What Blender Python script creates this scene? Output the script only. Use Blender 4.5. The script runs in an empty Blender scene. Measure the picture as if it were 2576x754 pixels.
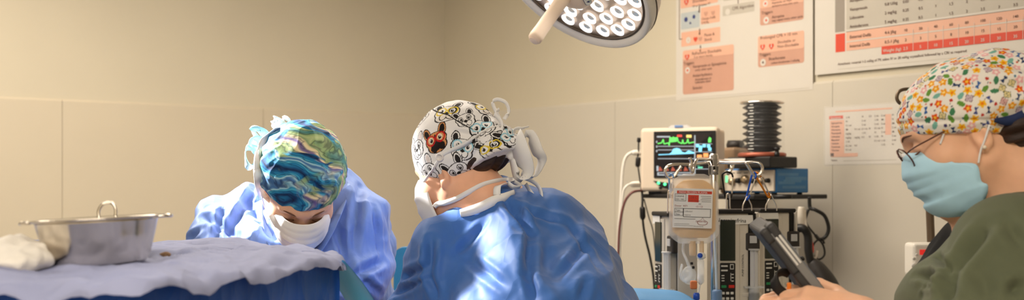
import bpy, bmesh, math, random
import numpy as np
from mathutils import Vector, Matrix

random.seed(7)
PI = math.pi
SC = bpy.context.scene
COL = SC.collection
F = 2800.0          # focal length in pixels of the 2576 wide frame
HX, HY = 1288.0, 465.0   # where the level line of sight meets the frame
EYE = 1.35          # camera height


def W(px, py, Y):
    """world point at depth Y (metres from the camera plane)"""
    return np.array(((px - HX) * Y / F, Y, EYE + (HY - py) * Y / F))


# ------------------------------------------------------------------ tags
def tag(o, label=None, cat=None, group=None, kind=None):
    if label: o['label'] = label
    if cat: o['category'] = cat
    if group: o['group'] = group
    if kind: o['kind'] = kind
    return o


def thing(name, label, cat, loc=(0, 0, 0), rotz=0.0, group=None):
    o = bpy.data.objects.new(name, None)
    o.empty_display_size = .05
    COL.objects.link(o)
    o.location = [float(v) for v in loc]
    o.rotation_euler = (0, 0, rotz)
    return tag(o, label, cat, group)


def root_of(o):
    while o.parent is not None:
        o = o.parent
    return o


def mesh_np(name, V, Fq, mats=(), midx=None, smooth=True, parent=None, world=True, col=None):
    """link a mesh given as numpy arrays; faces are quads or triangles of one size"""
    V = np.asarray(V, dtype=np.float64)
    if parent is not None and world:
        V = V - np.array(root_of(parent).location)
    Fq = np.asarray(Fq, dtype=np.int32)
    me = bpy.data.meshes.new(name)
    n, k = Fq.shape
    me.vertices.add(len(V)); me.vertices.foreach_set('co', V.astype(np.float32).ravel())
    me.loops.add(n * k); me.loops.foreach_set('vertex_index', Fq.ravel())
    me.polygons.add(n); me.polygons.foreach_set('loop_start', np.arange(0, n * k, k, dtype=np.int32))
    me.update(calc_edges=True)
    me.validate()
    if smooth:
        me.polygons.foreach_set('use_smooth', np.ones(len(me.polygons), dtype=bool))
    for m in mats: me.materials.append(m)
    if midx is not None: me.polygons.foreach_set('material_index', np.asarray(midx, dtype=np.int32))
    if col is not None:
        a = me.color_attributes.new('print', 'FLOAT_COLOR', 'POINT')
        c4 = np.ones((len(V), 4), dtype=np.float32); c4[:, :3] = col
        a.data.foreach_set('color', c4.ravel())
    o = bpy.data.objects.new(name, me)
    COL.objects.link(o)
    if parent is not None: o.parent = parent
    return o


class MB:
    """collects shapes; build() links them as ONE mesh object"""
    def __init__(s):
        s.v, s.f, s.m, s.sm = [], [], [], []

    def add(s, V, Fs, m=0, smooth=True):
        b = len(s.v)
        s.v += [tuple(float(c) for c in p) for p in V]
        for f in Fs:
            s.f.append([b + i for i in f]); s.m.append(m); s.sm.append(smooth)
        return s

    def build(s, name, mats, parent=None, world=True):
        V = np.array(s.v)
        if parent is not None and world:
            V = V - np.array(root_of(parent).location)
        me = bpy.data.meshes.new(name)
        me.from_pydata([tuple(p) for p in V], [], s.f)
        if not isinstance(mats, (list, tuple)): mats = [mats]
        for m in mats: me.materials.append(m)
        me.polygons.foreach_set('material_index', np.array(s.m, dtype=np.int32))
        me.polygons.foreach_set('use_smooth', np.array(s.sm, dtype=bool))
        me.update()
        o = bpy.data.objects.new(name, me)
        COL.objects.link(o)
        if parent is not None: o.parent = parent
        return o

    def bm_in(s, bm, M=None, m=0, smooth=False):
        bm.verts.ensure_lookup_table()
        bm.verts.index_update()
        V = [((M @ v.co) if M is not None else v.co) for v in bm.verts]
        s.add(V, [[v.index for v in f.verts] for f in bm.faces], m, smooth)
        bm.free()
        return s

    def box(s, c, size, R=None, bev=0.0, seg=2, m=0, taper=1.0):
        """box of SIZE about C; R rows are its axes"""
        bm = bmesh.new()
        bmesh.ops.create_cube(bm, size=1.0)
        for v in bm.verts:
            t = taper if v.co.z > 0 else 1.0
            v.co = Vector((v.co.x * size[0] * t, v.co.y * size[1] * t, v.co.z * size[2]))
        if bev > 0:
            bmesh.ops.bevel(bm, geom=list(bm.edges), offset=bev, segments=seg, profile=.5, affect='EDGES')
        M = Matrix.Translation(Vector([float(x) for x in c]))
        if R is not None:
            R = np.asarray(R)
            M = M @ Matrix([[R[j][i] for j in range(3)] for i in range(3)]).to_4x4()
        return s.bm_in(bm, M, m, False)

    def rings(s, rings, closed=False, caps=True, m=0, smooth=True):
        n = len(rings[0]); V = [p for r in rings for p in r]; Fs = []
        k = len(rings)
        for i in range(k if closed else k - 1):
            a, b = i * n, ((i + 1) % k) * n
            for j in range(n):
                j2 = (j + 1) % n
                Fs.append((a + j, a + j2, b + j2, b + j))
        if caps and not closed:
            Fs.append(tuple(range(n - 1, -1, -1)))
            Fs.append(tuple((k - 1) * n + j for j in range(n)))
        return s.add(V, Fs, m, smooth)

    def tube(s, pts, r, seg=10, m=0, closed=False, smoothpath=0):
        pts = [np.array(p, dtype=float) for p in pts]
        if smoothpath: pts, r = smooth_path(pts, smoothpath, closed, r)
        n = len(pts)
        rr = r if hasattr(r, '__len__') else [r] * n
        T = []
        for i in range(n):
            if closed: t = pts[(i + 1) % n] - pts[i - 1]
            else: t = pts[min(i + 1, n - 1)] - pts[max(i - 1, 0)]
            T.append(t / (np.linalg.norm(t) + 1e-12))
        up = np.array((0, 0, 1.)) if abs(T[0][2]) < .9 else np.array((1., 0, 0))
        N = np.cross(T[0], up); N /= np.linalg.norm(N)
        R = []
        for i in range(n):
            N = N - T[i] * (N @ T[i]); N /= (np.linalg.norm(N) + 1e-12)
            B = np.cross(T[i], N)
            R.append([pts[i] + rr[i] * (math.cos(a) * N + math.sin(a) * B) for a in (2 * PI * j / seg for j in range(seg))])
        return s.rings(R, closed, True, m)

    def lathe(s, prof, base=(0, 0, 0), axis=(0, 0, 1), seg=32, m=0, smooth=True, squash=(1, 1), caps=True):
        """prof: (radius, height) pairs along AXIS"""
        A, B, C_ = basis(axis)
        base = np.array(base, dtype=float)
        R = [[base + h * C_ + rad * (squash[0] * math.cos(2 * PI * j / seg) * A + squash[1] * math.sin(2 * PI * j / seg) * B) for j in range(seg)] for rad, h in prof]
        return s.rings(R, False, caps, m, smooth)

    def prism(s, outline, O, ax, ay, az, depth, m=0, smooth=False):
        """2D outline in the (ax, ay) plane at O, pushed by DEPTH along az"""
        O, ax, ay, az = [np.array(q, dtype=float) for q in (O, ax, ay, az)]
        a = [O + p[0] * ax + p[1] * ay for p in outline]
        b = [q + az * depth for q in a]
        n = len(a)
        Fs = [tuple(range(n - 1, -1, -1)), tuple(n + j for j in range(n))]
        Fs += [(j, (j + 1) % n, n + (j + 1) % n, n + j) for j in range(n)]
        return s.add(a + b, Fs, m, smooth)

    def flat(s, outline, O, ax, ay, m=0):
        O, ax, ay = [np.array(q, dtype=float) for q in (O, ax, ay)]
        return s.add([O + p[0] * ax + p[1] * ay for p in outline], [tuple(range(len(outline)))], m, False)

    def ell(s, c, r, R=None, seg=24, rng=14, m=0):
        c = np.array(c, dtype=float); R = np.eye(3) if R is None else np.asarray(R)
        rg = []
        for i in range(rng + 1):
            th = PI * min(max(i / rng, .002), .998)
            rg.append([c + R.T @ np.array((r[0] * math.sin(th) * math.cos(2 * PI * j / seg), r[1] * math.sin(th) * math.sin(2 * PI * j / seg), -r[2] * math.cos(th))) for j in range(seg)])
        return s.rings(rg, False, True, m)

    def ribbon(s, pts, w, side, th=.0012, m=0, smoothpath=6, widths=None):
        """flat band along PTS; SIDE: vector or list of vectors across the band"""
        pts = [np.array(p, dtype=float) for p in pts]
        n0 = len(pts)
        ws = widths if widths is not None else [w] * n0
        sd = [np.array(q, dtype=float) for q in side] if hasattr(side[0], '__len__') else [np.array(side, dtype=float)] * n0
        pk = [np.concatenate((p, q, [x])) for p, q, x in zip(pts, sd, ws)]
        if smoothpath: pk, _ = smooth_path(pk, smoothpath, False, 0)
        n = len(pk); R = []
        for i in range(n):
            t = pk[min(i + 1, n - 1)][:3] - pk[max(i - 1, 0)][:3]; t /= (np.linalg.norm(t) + 1e-12)
            q = pk[i][3:6]; q = q - t * (q @ t); q /= (np.linalg.norm(q) + 1e-12)
            nn = np.cross(t, q); p = pk[i][:3]; h = pk[i][6] / 2
            R.append([p + q * h + nn * th / 2, p + nn * th * .8, p - q * h + nn * th / 2, p - q * h - nn * th / 2, p - nn * th * .3, p + q * h - nn * th / 2])
        return s.rings(R, False, True, m)

    def text(s, txt, O, ax, ay, size, m=0, align='LEFT', stretch=1.0, off=0.0):
        cu = bpy.data.curves.new('t', 'FONT'); cu.body = txt; cu.size = 1.0; cu.align_x = align
        cu.resolution_u = 2; cu.offset = off
        o = bpy.data.objects.new('t', cu); COL.objects.link(o)
        bpy.context.view_layer.update()
        dg = bpy.context.evaluated_depsgraph_get()
        me = bpy.data.meshes.new_from_object(o.evaluated_get(dg))
        O, ax, ay = [np.array(q, dtype=float) for q in (O, ax, ay)]
        s.add([O + ax * v.co.x * size * stretch + ay * v.co.y * size for v in me.vertices], [list(p.vertices) for p in me.polygons], m, False)
        bpy.data.objects.remove(o); bpy.data.meshes.remove(me); bpy.data.curves.remove(cu)
        return s


def basis(axis):
    C_ = np.array(axis, dtype=float); C_ /= np.linalg.norm(C_)
    up = np.array((0, 0, 1.)) if abs(C_[2]) < .9 else np.array((1., 0, 0))
    A = np.cross(up, C_); A /= np.linalg.norm(A)
    return A, np.cross(C_, A), C_


def smooth_path(pts, k, closed=False, r=0):
    n = len(pts); out = []; rr = []
    hasr = hasattr(r, '__len__')
    for i in range(n if closed else n - 1):
        if closed: p = [pts[(i + d) % n] for d in (-1, 0, 1, 2)]
        else: p = [pts[max(i - 1, 0)], pts[i], pts[i + 1], pts[min(i + 2, n - 1)]]
        for j in range(k):
            t = j / k
            out.append(.5 * ((2 * p[1]) + (-p[0] + p[2]) * t + (2 * p[0] - 5 * p[1] + 4 * p[2] - p[3]) * t * t + (-p[0] + 3 * p[1] - 3 * p[2] + p[3]) * t ** 3))
            if hasr: rr.append(r[i] + (r[(i + 1) % n] - r[i]) * t)
    if not closed:
        out.append(pts[-1])
        if hasr: rr.append(r[-1])
    return out, (rr if hasr else r)


def rrect(x0, y0, x1, y1, r, n=5):
    out = []
    for cx, cy, a0 in ((x1 - r, y1 - r, 0), (x0 + r, y1 - r, 90), (x0 + r, y0 + r, 180), (x1 - r, y0 + r, 270)):
        for i in range(n + 1):
            a = math.radians(a0 + 90 * i / n)
            out.append((cx + r * math.cos(a), cy + r * math.sin(a)))
    return out


def circle(cx, cy, r, n=20, ry=None):
    return [(cx + r * math.cos(2 * PI * i / n), cy + (ry or r) * math.sin(2 * PI * i / n)) for i in range(n)]


# ------------------------------------------------------------------ noise
_rs = np.random.RandomState(3)
_perm = _rs.permutation(256).astype(np.int64); _perm = np.concatenate((_perm, _perm, _perm))
_grad = _rs.normal(size=(256, 3)); _grad /= np.linalg.norm(_grad, axis=1)[:, None]


def pnoise(P):
    P = np.asarray(P, dtype=np.float64)
    i = np.floor(P).astype(np.int64); f = P - i; i &= 255
    u = f * f * f * (f * (f * 6 - 15) + 10)
    def g(dx, dy, dz):
        h = _perm[_perm[_perm[i[:, 0] + dx] + i[:, 1] + dy] + i[:, 2] + dz] % 256
        return ((f - (dx, dy, dz)) * _grad[h]).sum(1)
    def lerp(a, b, t): return a + (b - a) * t
    x0 = lerp(lerp(g(0, 0, 0), g(1, 0, 0), u[:, 0]), lerp(g(0, 1, 0), g(1, 1, 0), u[:, 0]), u[:, 1])
    x1 = lerp(lerp(g(0, 0, 1), g(1, 0, 1), u[:, 0]), lerp(g(0, 1, 1), g(1, 1, 1), u[:, 0]), u[:, 1])
    return lerp(x0, x1, u[:, 2])


def ridge(P):
    return 1 - np.abs(pnoise(P)) * 2.6


def worley2(P, seed=0):
    """squared distance to the nearest jittered cell point: facets that meet in straight sharp ridges"""
    P = np.asarray(P, dtype=np.float64); i = np.floor(P).astype(np.int64); best = np.full(len(P), 9.0)
    rs = np.random.RandomState(100 + seed); jit = rs.rand(256, 3)
    for a in (-1, 0, 1):
        for b in (-1, 0, 1):
            for e in (-1, 0, 1):
                c_ = i + (a, b, e); k = c_ & 255
                h = _perm[_perm[_perm[k[:, 0]] + k[:, 1]] + k[:, 2]] % 256
                d = ((c_ + jit[h] - P) ** 2).sum(1); best = np.minimum(best, d)
    return best


# ------------------------------------------------------------------ solid modelling on a grid
def axis(lo, hi, flo, fhi, hf, hc):
    """samples lo..hi, fine between flo..fhi"""
    a = np.arange(flo, fhi + hf, hf)
    left = []
    x, h = a[0], hf
    while x > lo:
        h = min(h * 1.15, hc); x -= h; left.append(x)
    right = []
    x, h = a[-1], hf
    while x < hi:
        h = min(h * 1.15, hc); x += h; right.append(x)
    return np.concatenate((left[::-1], a, right))


class Grid:
    def __init__(s, xs, ys, zs):
        s.ax = [np.asarray(a, dtype=np.float32) for a in (xs, ys, zs)]
        s.D = np.full([len(a) for a in s.ax], .25, dtype=np.float32)

    @staticmethod
    def uniform(lo, hi, h):
        return Grid(*[np.arange(lo[i], hi[i] + h, h) for i in range(3)])

    def blk(s, lo, hi, m):
        sl = []
        for i in range(3):
            a = int(np.searchsorted(s.ax[i], lo[i] - m)); b = int(np.searchsorted(s.ax[i], hi[i] + m))
            sl.append(slice(a, max(b, a)))
        X = s.ax[0][sl[0]][:, None, None]; Y = s.ax[1][sl[1]][None, :, None]; Z = s.ax[2][sl[2]][None, None, :]
        return tuple(sl), X, Y, Z

    def put(s, d, sl, k, sub=False):
        if d.size == 0: return
        a = s.D[sl]
        if sub:
            d = -d
            h = np.clip(.5 - .5 * (a - d) / max(k, 1e-6), 0, 1)
            s.D[sl] = a + (d - a) * h + k * h * (1 - h)
        elif k > 0:
            h = np.clip(.5 + .5 * (a - d) / k, 0, 1)
            s.D[sl] = a + (d - a) * h - k * h * (1 - h)
        else:
            s.D[sl] = np.minimum(a, d)

    def cap(s, a, b, ra, rb=None, k=.02, sub=False, flat=None):
        a, b = np.asarray(a, dtype=float), np.asarray(b, dtype=float)
        rb = ra if rb is None else rb
        m = max(ra, rb) + k + .03
        sl, X, Y, Z = s.blk(np.minimum(a, b), np.maximum(a, b), m)
        ab = b - a; L = max(ab @ ab, 1e-9)
        t = np.clip(((X - a[0]) * ab[0] + (Y - a[1]) * ab[1] + (Z - a[2]) * ab[2]) / L, 0, 1)
        dx, dy, dz = X - a[0] - t * ab[0], Y - a[1] - t * ab[1], Z - a[2] - t * ab[2]
        if flat is not None:          # flat = (normal, factor): thinner across the normal
            nrm, fc = flat
            q = dx * nrm[0] + dy * nrm[1] + dz * nrm[2]
            e = q * (1 / fc - 1)
            dx, dy, dz = dx + nrm[0] * e, dy + nrm[1] * e, dz + nrm[2] * e
        d = np.sqrt(dx * dx + dy * dy + dz * dz) - (ra + (rb - ra) * t)
        s.put(d, sl, k, sub)

    def chain(s, pts, rad, k=.015):
        for i in range(len(pts) - 1): s.cap(pts[i], pts[i + 1], rad[i], rad[i + 1], k)

    def ell(s, c, r, R=None, k=.02, sub=False):
        c = np.asarray(c, dtype=float); r = np.asarray(r, dtype=float); R = np.eye(3) if R is None else np.asarray(R)
        m = r.max() + k + .03
        sl, X, Y, Z = s.blk(c, c, m)
        x, y, z = X - c[0], Y - c[1], Z - c[2]
        k0 = 0; k1 = 0
        for i in range(3):
            q = (x * R[i][0] + y * R[i][1] + z * R[i][2]) / r[i]
            k0 = k0 + q * q; k1 = k1 + (q / r[i]) ** 2
        k0 = np.sqrt(k0); k1 = np.sqrt(k1)
        s.put(k0 * (k0 - 1) / np.maximum(k1, 1e-6), sl, k, sub)

    def cut(s, p, n, k=.004, keep_below=True):
        """keep the side of the plane opposite to N"""
        n = np.asarray(n, dtype=float); n = n / np.linalg.norm(n); p = np.asarray(p, dtype=float)
        X = s.ax[0][:, None, None]; Y = s.ax[1][None, :, None]; Z = s.ax[2][None, None, :]
        d = (X - p[0]) * n[0] + (Y - p[1]) * n[1] + (Z - p[2]) * n[2]
        a = s.D
        h = np.clip(.5 - .5 * (a - d) / max(k, 1e-6), 0, 1)
        s.D = (a + (d - a) * h + k * h * (1 - h)).astype(np.float32)

    def mesh(s, smooth=1):
        D = s.D; ins = D < 0
        # seal the border
        ins[0], ins[-1] = False, False; ins[:, 0], ins[:, -1] = False, False; ins[:, :, 0], ins[:, :, -1] = False, False
        D = np.where(ins, D, np.maximum(D, 1e-5))
        c = np.zeros([q - 1 for q in ins.shape], dtype=np.int8)
        for a in (0, 1):
            for b in (0, 1):
                for e in (0, 1):
                    c += ins[a:ins.shape[0] - 1 + a, b:ins.shape[1] - 1 + b, e:ins.shape[2] - 1 + e]
        mask = (c > 0) & (c < 8)
        idx = np.full(mask.shape, -1, dtype=np.int32); cells = np.argwhere(mask); idx[mask] = np.arange(len(cells))
        acc = np.zeros((len(cells), 3)); cnt = np.zeros(len(cells))
        I, J, K = cells.T
        for ax_ in range(3):
            o1, o2 = [q for q in range(3) if q != ax_]
            for a in (0, 1):
                for b in (0, 1):
                    off = [0, 0, 0]; off[o1] = a; off[o2] = b
                    v0 = D[I + off[0], J + off[1], K + off[2]]
                    of2 = list(off); of2[ax_] = 1
                    v1 = D[I + of2[0], J + of2[1], K + of2[2]]
                    cr = (v0 < 0) != (v1 < 0)
                    t = np.where(cr, v0 / np.where(v0 == v1, 1, v0 - v1), 0)
                    p = np.tile(np.array(off, dtype=float), (len(cells), 1)); p[:, ax_] += t
                    acc += p * cr[:, None]; cnt += cr
        pos = cells + acc / cnt[:, None]
        V = np.stack([np.interp(pos[:, a], np.arange(len(s.ax[a])), s.ax[a]) for a in range(3)], 1)
        Fs = []
        for ax_ in range(3):
            sl0 = [slice(None)] * 3; sl1 = [slice(None)] * 3
            sl0[ax_] = slice(0, -1); sl1[ax_] = slice(1, None)
            A, B = ins[tuple(sl0)], ins[tuple(sl1)]
            for flip, e in ((False, A & ~B), (True, ~A & B)):
                q = np.argwhere(e)
                o1, o2 = [(1, 2), (2, 0), (0, 1)][ax_]
                cs = []
                for d1, d2 in ((-1, -1), (0, -1), (0, 0), (-1, 0)):
                    w = q.copy(); w[:, o1] += d1; w[:, o2] += d2
                    cs.append(idx[w[:, 0], w[:, 1], w[:, 2]])
                f = np.stack(cs, 1)
                if flip: f = f[:, ::-1]
                Fs.append(f)
        Fq = np.concatenate(Fs)
        Fq = Fq[(Fq >= 0).all(1)]
        for _ in range(smooth): V = lap(V, Fq, .5)
        return V, Fq


def lap(V, Fq, lam):
    a = Fq.ravel(); b = np.roll(Fq, -1, axis=1).ravel()
    n = len(V); cnt = np.bincount(a, minlength=n) + np.bincount(b, minlength=n)
    out = np.zeros_like(V)
    for i in range(3):
        out[:, i] = np.bincount(a, V[b, i], n) + np.bincount(b, V[a, i], n)
    return V + lam * (out / np.maximum(cnt, 1)[:, None] - V)


def normals(V, Fq):
    a, b, c, d = [V[Fq[:, i]] for i in range(4)]
    n = np.cross(c - a, d - b)
    out = np.zeros_like(V)
    for j in range(4):
        for i in range(3): out[:, i] += np.bincount(Fq[:, j], n[:, i], len(V))
    return out / (np.linalg.norm(out, axis=1)[:, None] + 1e-12)


def frame(yaw, pitch, roll=0.0):
    """rows right, forward, up.  yaw 0 looks along -Y (at the camera), +90 looks along +X; pitch > 0 looks down"""
    y, p, r = [math.radians(q) for q in (yaw, pitch, roll)]
    fh = np.array((math.sin(y), -math.cos(y), 0)); z = np.array((0, 0, 1.))
    f = fh * math.cos(p) - z * math.sin(p); u = fh * math.sin(p) + z * math.cos(p)
    rt = np.cross(f, u)
    rt, u = rt * math.cos(r) + u * math.sin(r), u * math.cos(r) - rt * math.sin(r)
    return np.stack((rt, f, u))


# ------------------------------------------------------------------ materials
MATS = {}


def nd(t, kind, loc=None, **kw):
    n = t.nodes.new(kind)
    for k_, v in kw.items(): setattr(n, k_, v)
    return n


def srgb(r, g, b):
    def c(x):
        x /= 255.0
        return x / 12.92 if x <= .04045 else ((x + .055) / 1.055) ** 2.4
    return (c(r), c(g), c(b), 1.0)


def mat(name, col, rough=.5, metal=0.0, var=0.0, vscale=8.0, bump=0.0, bscale=40.0, bdist=.002, spec=.5, sheen=0.0, sss=0.0, trans=0.0, ior=1.45,
        alpha=1.0, emit=None, estr=0.0, coat=0.0, detail=4.0, stretch=(1, 1, 1), attr=False, btype='noise', aniso=0.0):
    if name in MATS: return MATS[name]
    m = bpy.data.materials.new(name); m.use_nodes = True
    t = m.node_tree; b = t.nodes['Principled BSDF']
    b.inputs['Base Color'].default_value = col if len(col) == 4 else (*col, 1)
    b.inputs['Roughness'].default_value = rough; b.inputs['Metallic'].default_value = metal
    b.inputs['Specular IOR Level'].default_value = spec; b.inputs['IOR'].default_value = ior
    b.inputs['Sheen Weight'].default_value = sheen; b.inputs['Transmission Weight'].default_value = trans
    b.inputs['Alpha'].default_value = alpha; b.inputs['Coat Weight'].default_value = coat
    if sss:
        b.inputs['Subsurface Weight'].default_value = sss
        b.inputs['Subsurface Radius'].default_value = (1.0, .35, .2); b.inputs['Subsurface Scale'].default_value = .008
    if emit:
        b.inputs['Emission Color'].default_value = emit if len(emit) == 4 else (*emit, 1); b.inputs['Emission Strength'].default_value = estr
    tc = nd(t, 'ShaderNodeTexCoord'); mp = nd(t, 'ShaderNodeMapping'); mp.inputs['Scale'].default_value = stretch
    t.links.new(tc.outputs['Object'], mp.inputs['Vector'])
    base = None
    if attr:
        at = nd(t, 'ShaderNodeAttribute', attribute_name='print'); base = at.outputs['Color']
        t.links.new(base, b.inputs['Base Color'])
    if var > 0:
        n = nd(t, 'ShaderNodeTexNoise'); n.inputs['Scale'].default_value = vscale; n.inputs['Detail'].default_value = detail
        t.links.new(mp.outputs['Vector'], n.inputs['Vector'])
        mr = nd(t, 'ShaderNodeMapRange'); mr.inputs['From Min'].default_value = .3; mr.inputs['From Max'].default_value = .7
        mr.inputs['To Min'].default_value = 1 - var; mr.inputs['To Max'].default_value = 1 + var
        t.links.new(n.outputs['Fac'], mr.inputs['Value'])
        mx = nd(t, 'ShaderNodeVectorMath', operation='SCALE')
        if base is not None: t.links.new(base, mx.inputs[0])
        else: mx.inputs[0].default_value = b.inputs['Base Color'].default_value[:3]
        t.links.new(mr.outputs['Result'], mx.inputs['Scale']); t.links.new(mx.outputs['Vector'], b.inputs['Base Color'])
    if bump > 0 and btype == 'cloth':
        wn = nd(t, 'ShaderNodeTexNoise'); wn.inputs['Scale'].default_value = bscale * .35; t.links.new(tc.outputs['Object'], wn.inputs['Vector'])
        wa = nd(t, 'ShaderNodeVectorMath', operation='MULTIPLY_ADD'); k_ = 1.1 / bscale; wa.inputs[1].default_value = (k_, k_, k_)
        t.links.new(wn.outputs['Color'], wa.inputs[0]); t.links.new(mp.outputs['Vector'], wa.inputs[2])
        prev = None
        for sc_, st_ in ((1, 1.0), (2.3, .55)):
            vo = nd(t, 'ShaderNodeTexVoronoi', feature='F1'); vo.inputs['Scale'].default_value = bscale * sc_; t.links.new(wa.outputs[0], vo.inputs['Vector'])
            pw = nd(t, 'ShaderNodeMath', operation='POWER'); pw.inputs[1].default_value = 2.0; t.links.new(vo.outputs['Distance'], pw.inputs[0])
            bp = nd(t, 'ShaderNodeBump'); bp.inputs['Strength'].default_value = bump * st_; bp.inputs['Distance'].default_value = bdist / sc_
            t.links.new(pw.outputs[0], bp.inputs['Height'])
            if prev: t.links.new(prev, bp.inputs['Normal'])
            prev = bp.outputs['Normal']
        t.links.new(prev, b.inputs['Normal'])
    elif bump > 0:
        if btype == 'voronoi':
            n = nd(t, 'ShaderNodeTexVoronoi', feature='F1'); out = 'Distance'
        else:
            n = nd(t, 'ShaderNodeTexNoise'); n.inputs['Detail'].default_value = 6; out = 'Fac'
        n.inputs['Scale'].default_value = bscale
        t.links.new(mp.outputs['Vector'], n.inputs['Vector'])
        bp = nd(t, 'ShaderNodeBump'); bp.inputs['Strength'].default_value = bump; bp.inputs['Distance'].default_value = bdist
        t.links.new(n.outputs[out], bp.inputs['Height']); t.links.new(bp.outputs['Normal'], b.inputs['Normal'])
    MATS[name] = m
    return m
# ================================================================== PEOPLE
def snapper(parts, centre, rad=.32):
    """ray from the eye through a photo pixel onto the given surfaces: lays ties and straps on skin and cloth"""
    from mathutils.bvhtree import BVHTree
    VV, FF, b = [], [], 0
    for V, Fq in parts:
        near = np.linalg.norm(V - centre, axis=1) < rad
        keep = near[Fq].all(1); idx = np.full(len(V), -1); u = np.unique(Fq[keep]); idx[u] = np.arange(len(u))
        VV += V[u].tolist(); FF += (idx[Fq[keep]] + b).tolist(); b += len(u)
    T = BVHTree.FromPolygons(VV, FF)
    eye = Vector((0, 0, EYE))
    def snap(px, py, off=.003, Y=None):
        d = Vector([float(x) for x in W(px, py, 2.0)]) - eye; d.normalize()
        h, n, i, q = T.ray_cast(eye, d)
        if h is None: return W(px, py, Y if Y else centre[1])
        if n.dot(d) > 0: n = -n
        return np.array(h + n * off)
    return snap


class Head:
    """head frame: origin between the ears, x right, y forward, z up (metres, adult size)"""
    def __init__(s, c, R, k=1.0):
        s.c, s.R, s.k = np.array(c, dtype=float), R, k

    def p(s, *q):
        q = np.array(q if len(q) == 3 else q[0], dtype=float)
        return s.c + s.k * (q @ s.R)

    def pts(s, Q): return [s.p(q) for q in Q]

    def loc(s, V): return (np.asarray(V) - s.c) @ s.R.T / s.k


def add_head(G, H, tuck=False):
    k, R = H.k, H.R
    E = lambda c, r, kk=.02, sub=False, rot=None: G.ell(H.p(c), np.array(r) * k, R if rot is None else rot @ R, kk * k, sub)
    C = lambda a, b, ra, rb=None, kk=.012, sub=False: G.cap(H.p(a), H.p(b), ra * k, (ra if rb is None else rb) * k, kk * k, sub)
    E((0, -.012, .045), (.076, .098, .079))
    E((0, .034, .012), (.066, .064, .088), .03)
    E((0, .045, -.052), (.050, .048, .052), .03)
    C((-.05, .0, -.045), (-.02, .07, -.095), .022, .018, .025)
    C((.05, .0, -.045), (.02, .07, -.095), .022, .018, .025)
    C((-.010, .083, -.099), (.010, .083, -.099), .017, None, .02)
    for q in (-1, 1):
        E((q * .045, .055, -.022), (.022, .024, .02), .025)               # cheekbone
        C((q * .014, .093, .032), (q * .044, .080, .034), .010, .008, .014)  # brow ridge
        E((q * .032, .099, .012), (.019, .016, .013), .012, True)        # eye socket
        E((q * .032, .080, .011), (.0135, .0135, .0125), .004)           # closed lid over the eye
        C((q * .020, .0915, .006), (q * .045, .083, .008), .0022, None, .003)  # lash line of the lid
    C((0, .092, .026), (0, .106, -.020), .0085, .010, .012)
    E((0, .107, -.024), (.011, .010, .010), .008)
    for q in (-1, 1): E((q * .010, .099, -.028), (.008, .009, .007), .006)
    C((-.020, .094, -.055), (.020, .094, -.055), .006, None, .008)
    C((-.017, .094, -.064), (.017, .094, -.064), .007, None, .008)
    for q in (-1, 1):                                                     # ears
        e = frame_tilt(q * 9, -8)
        if tuck:                                                          # top of the ear held under the cap
            E((q * .0735, -.008, -.010), (.0075, .015, .022), .008, False, e); E((q * .080, -.005, -.008), (.005, .008, .013), .004, True, e)
            C((q * .0755, -.004, -.026), (q * .0745, -.002, -.031), .0065, None, .006)
            continue
        E((q * .0765, -.010, .000), (.0075, .018, .029), .006, False, e)
        E((q * .0835, -.007, .003), (.006, .011, .019), .004, True, e)
        C((q * .079, -.006, -.022), (q * .078, -.004, -.028), .007, None, .006)
        C((q * .081, -.002, .000), (q * .081, -.008, -.010), .0035, None, .003)


def frame_tilt(yawd, rolld):
    a, b = math.radians(yawd), math.radians(rolld)
    Rz = np.array(((math.cos(a), math.sin(a), 0), (-math.sin(a), math.cos(a), 0), (0, 0, 1)))
    Rx = np.array(((1, 0, 0), (0, math.cos(b), math.sin(b)), (0, -math.sin(b), math.cos(b))))
    return Rx @ Rz


def add_hand(G, w, d, n, t, k=1.0, curl=(35, 40, 30), spread=0.0, thumb=(.6, .7, -.35)):
    """w wrist, d along the fingers, n out of the back of the hand, t towards the thumb"""
    w, d, n, t = [np.asarray(q, dtype=float) for q in (w, d, n, t)]
    d = d / np.linalg.norm(d); n = n - d * (n @ d); n /= np.linalg.norm(n); t = t - d * (t @ d) - n * (t @ n); t /= np.linalg.norm(t)
    offs = (.029, .010, -.009, -.026); ln = ((.044, .026, .021), (.048, .030, .023), (.045, .028, .022), (.035, .021, .019))
    for i in range(4):
        kn = w + k * (d * (.088 - (.0, -.004, .002, .010)[i]) + t * offs[i])
        G.cap(w + k * t * offs[i] * .55, kn, .0145 * k, .0115 * k, .012 * k)
        p = kn; a = 0.0
        for j in range(3):
            a += math.radians(curl[j] + (0, 2, 4, 8)[i] * .6)
            dirv = d * math.cos(a) - n * math.sin(a) + t * spread * (1.5 - i) * (1 if j == 0 else 0)
            dirv /= np.linalg.norm(dirv)
            q = p + dirv * ln[i][j] * k
            r0 = (.0092, .0082, .0074)[j] * k; r1 = (.0086, .0077, .0062)[j] * k
            if i == 3: r0 *= .88; r1 *= .88
            G.cap(p, q, r0, r1, .003 * k)
            p = q
    b = w + k * (d * .022 + t * .022 - n * .006)
    td = d * thumb[0] + t * thumb[1] + n * thumb[2]; td /= np.linalg.norm(td)
    m1 = b + td * .042 * k
    G.cap(w + d * .015 * k + t * .012 * k, m1, .016 * k, .0115 * k, .012 * k)
    td2 = td * .8 + d * .5; td2 /= np.linalg.norm(td2)
    m2 = m1 + td2 * .034 * k
    G.cap(m1, m2, .0108 * k, .0098 * k, .004 * k)
    td3 = td2 * .8 + d * .4 - n * .25; td3 /= np.linalg.norm(td3)
    G.cap(m2, m2 + td3 * .026 * k, .0096 * k, .0075 * k, .003 * k)


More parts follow.
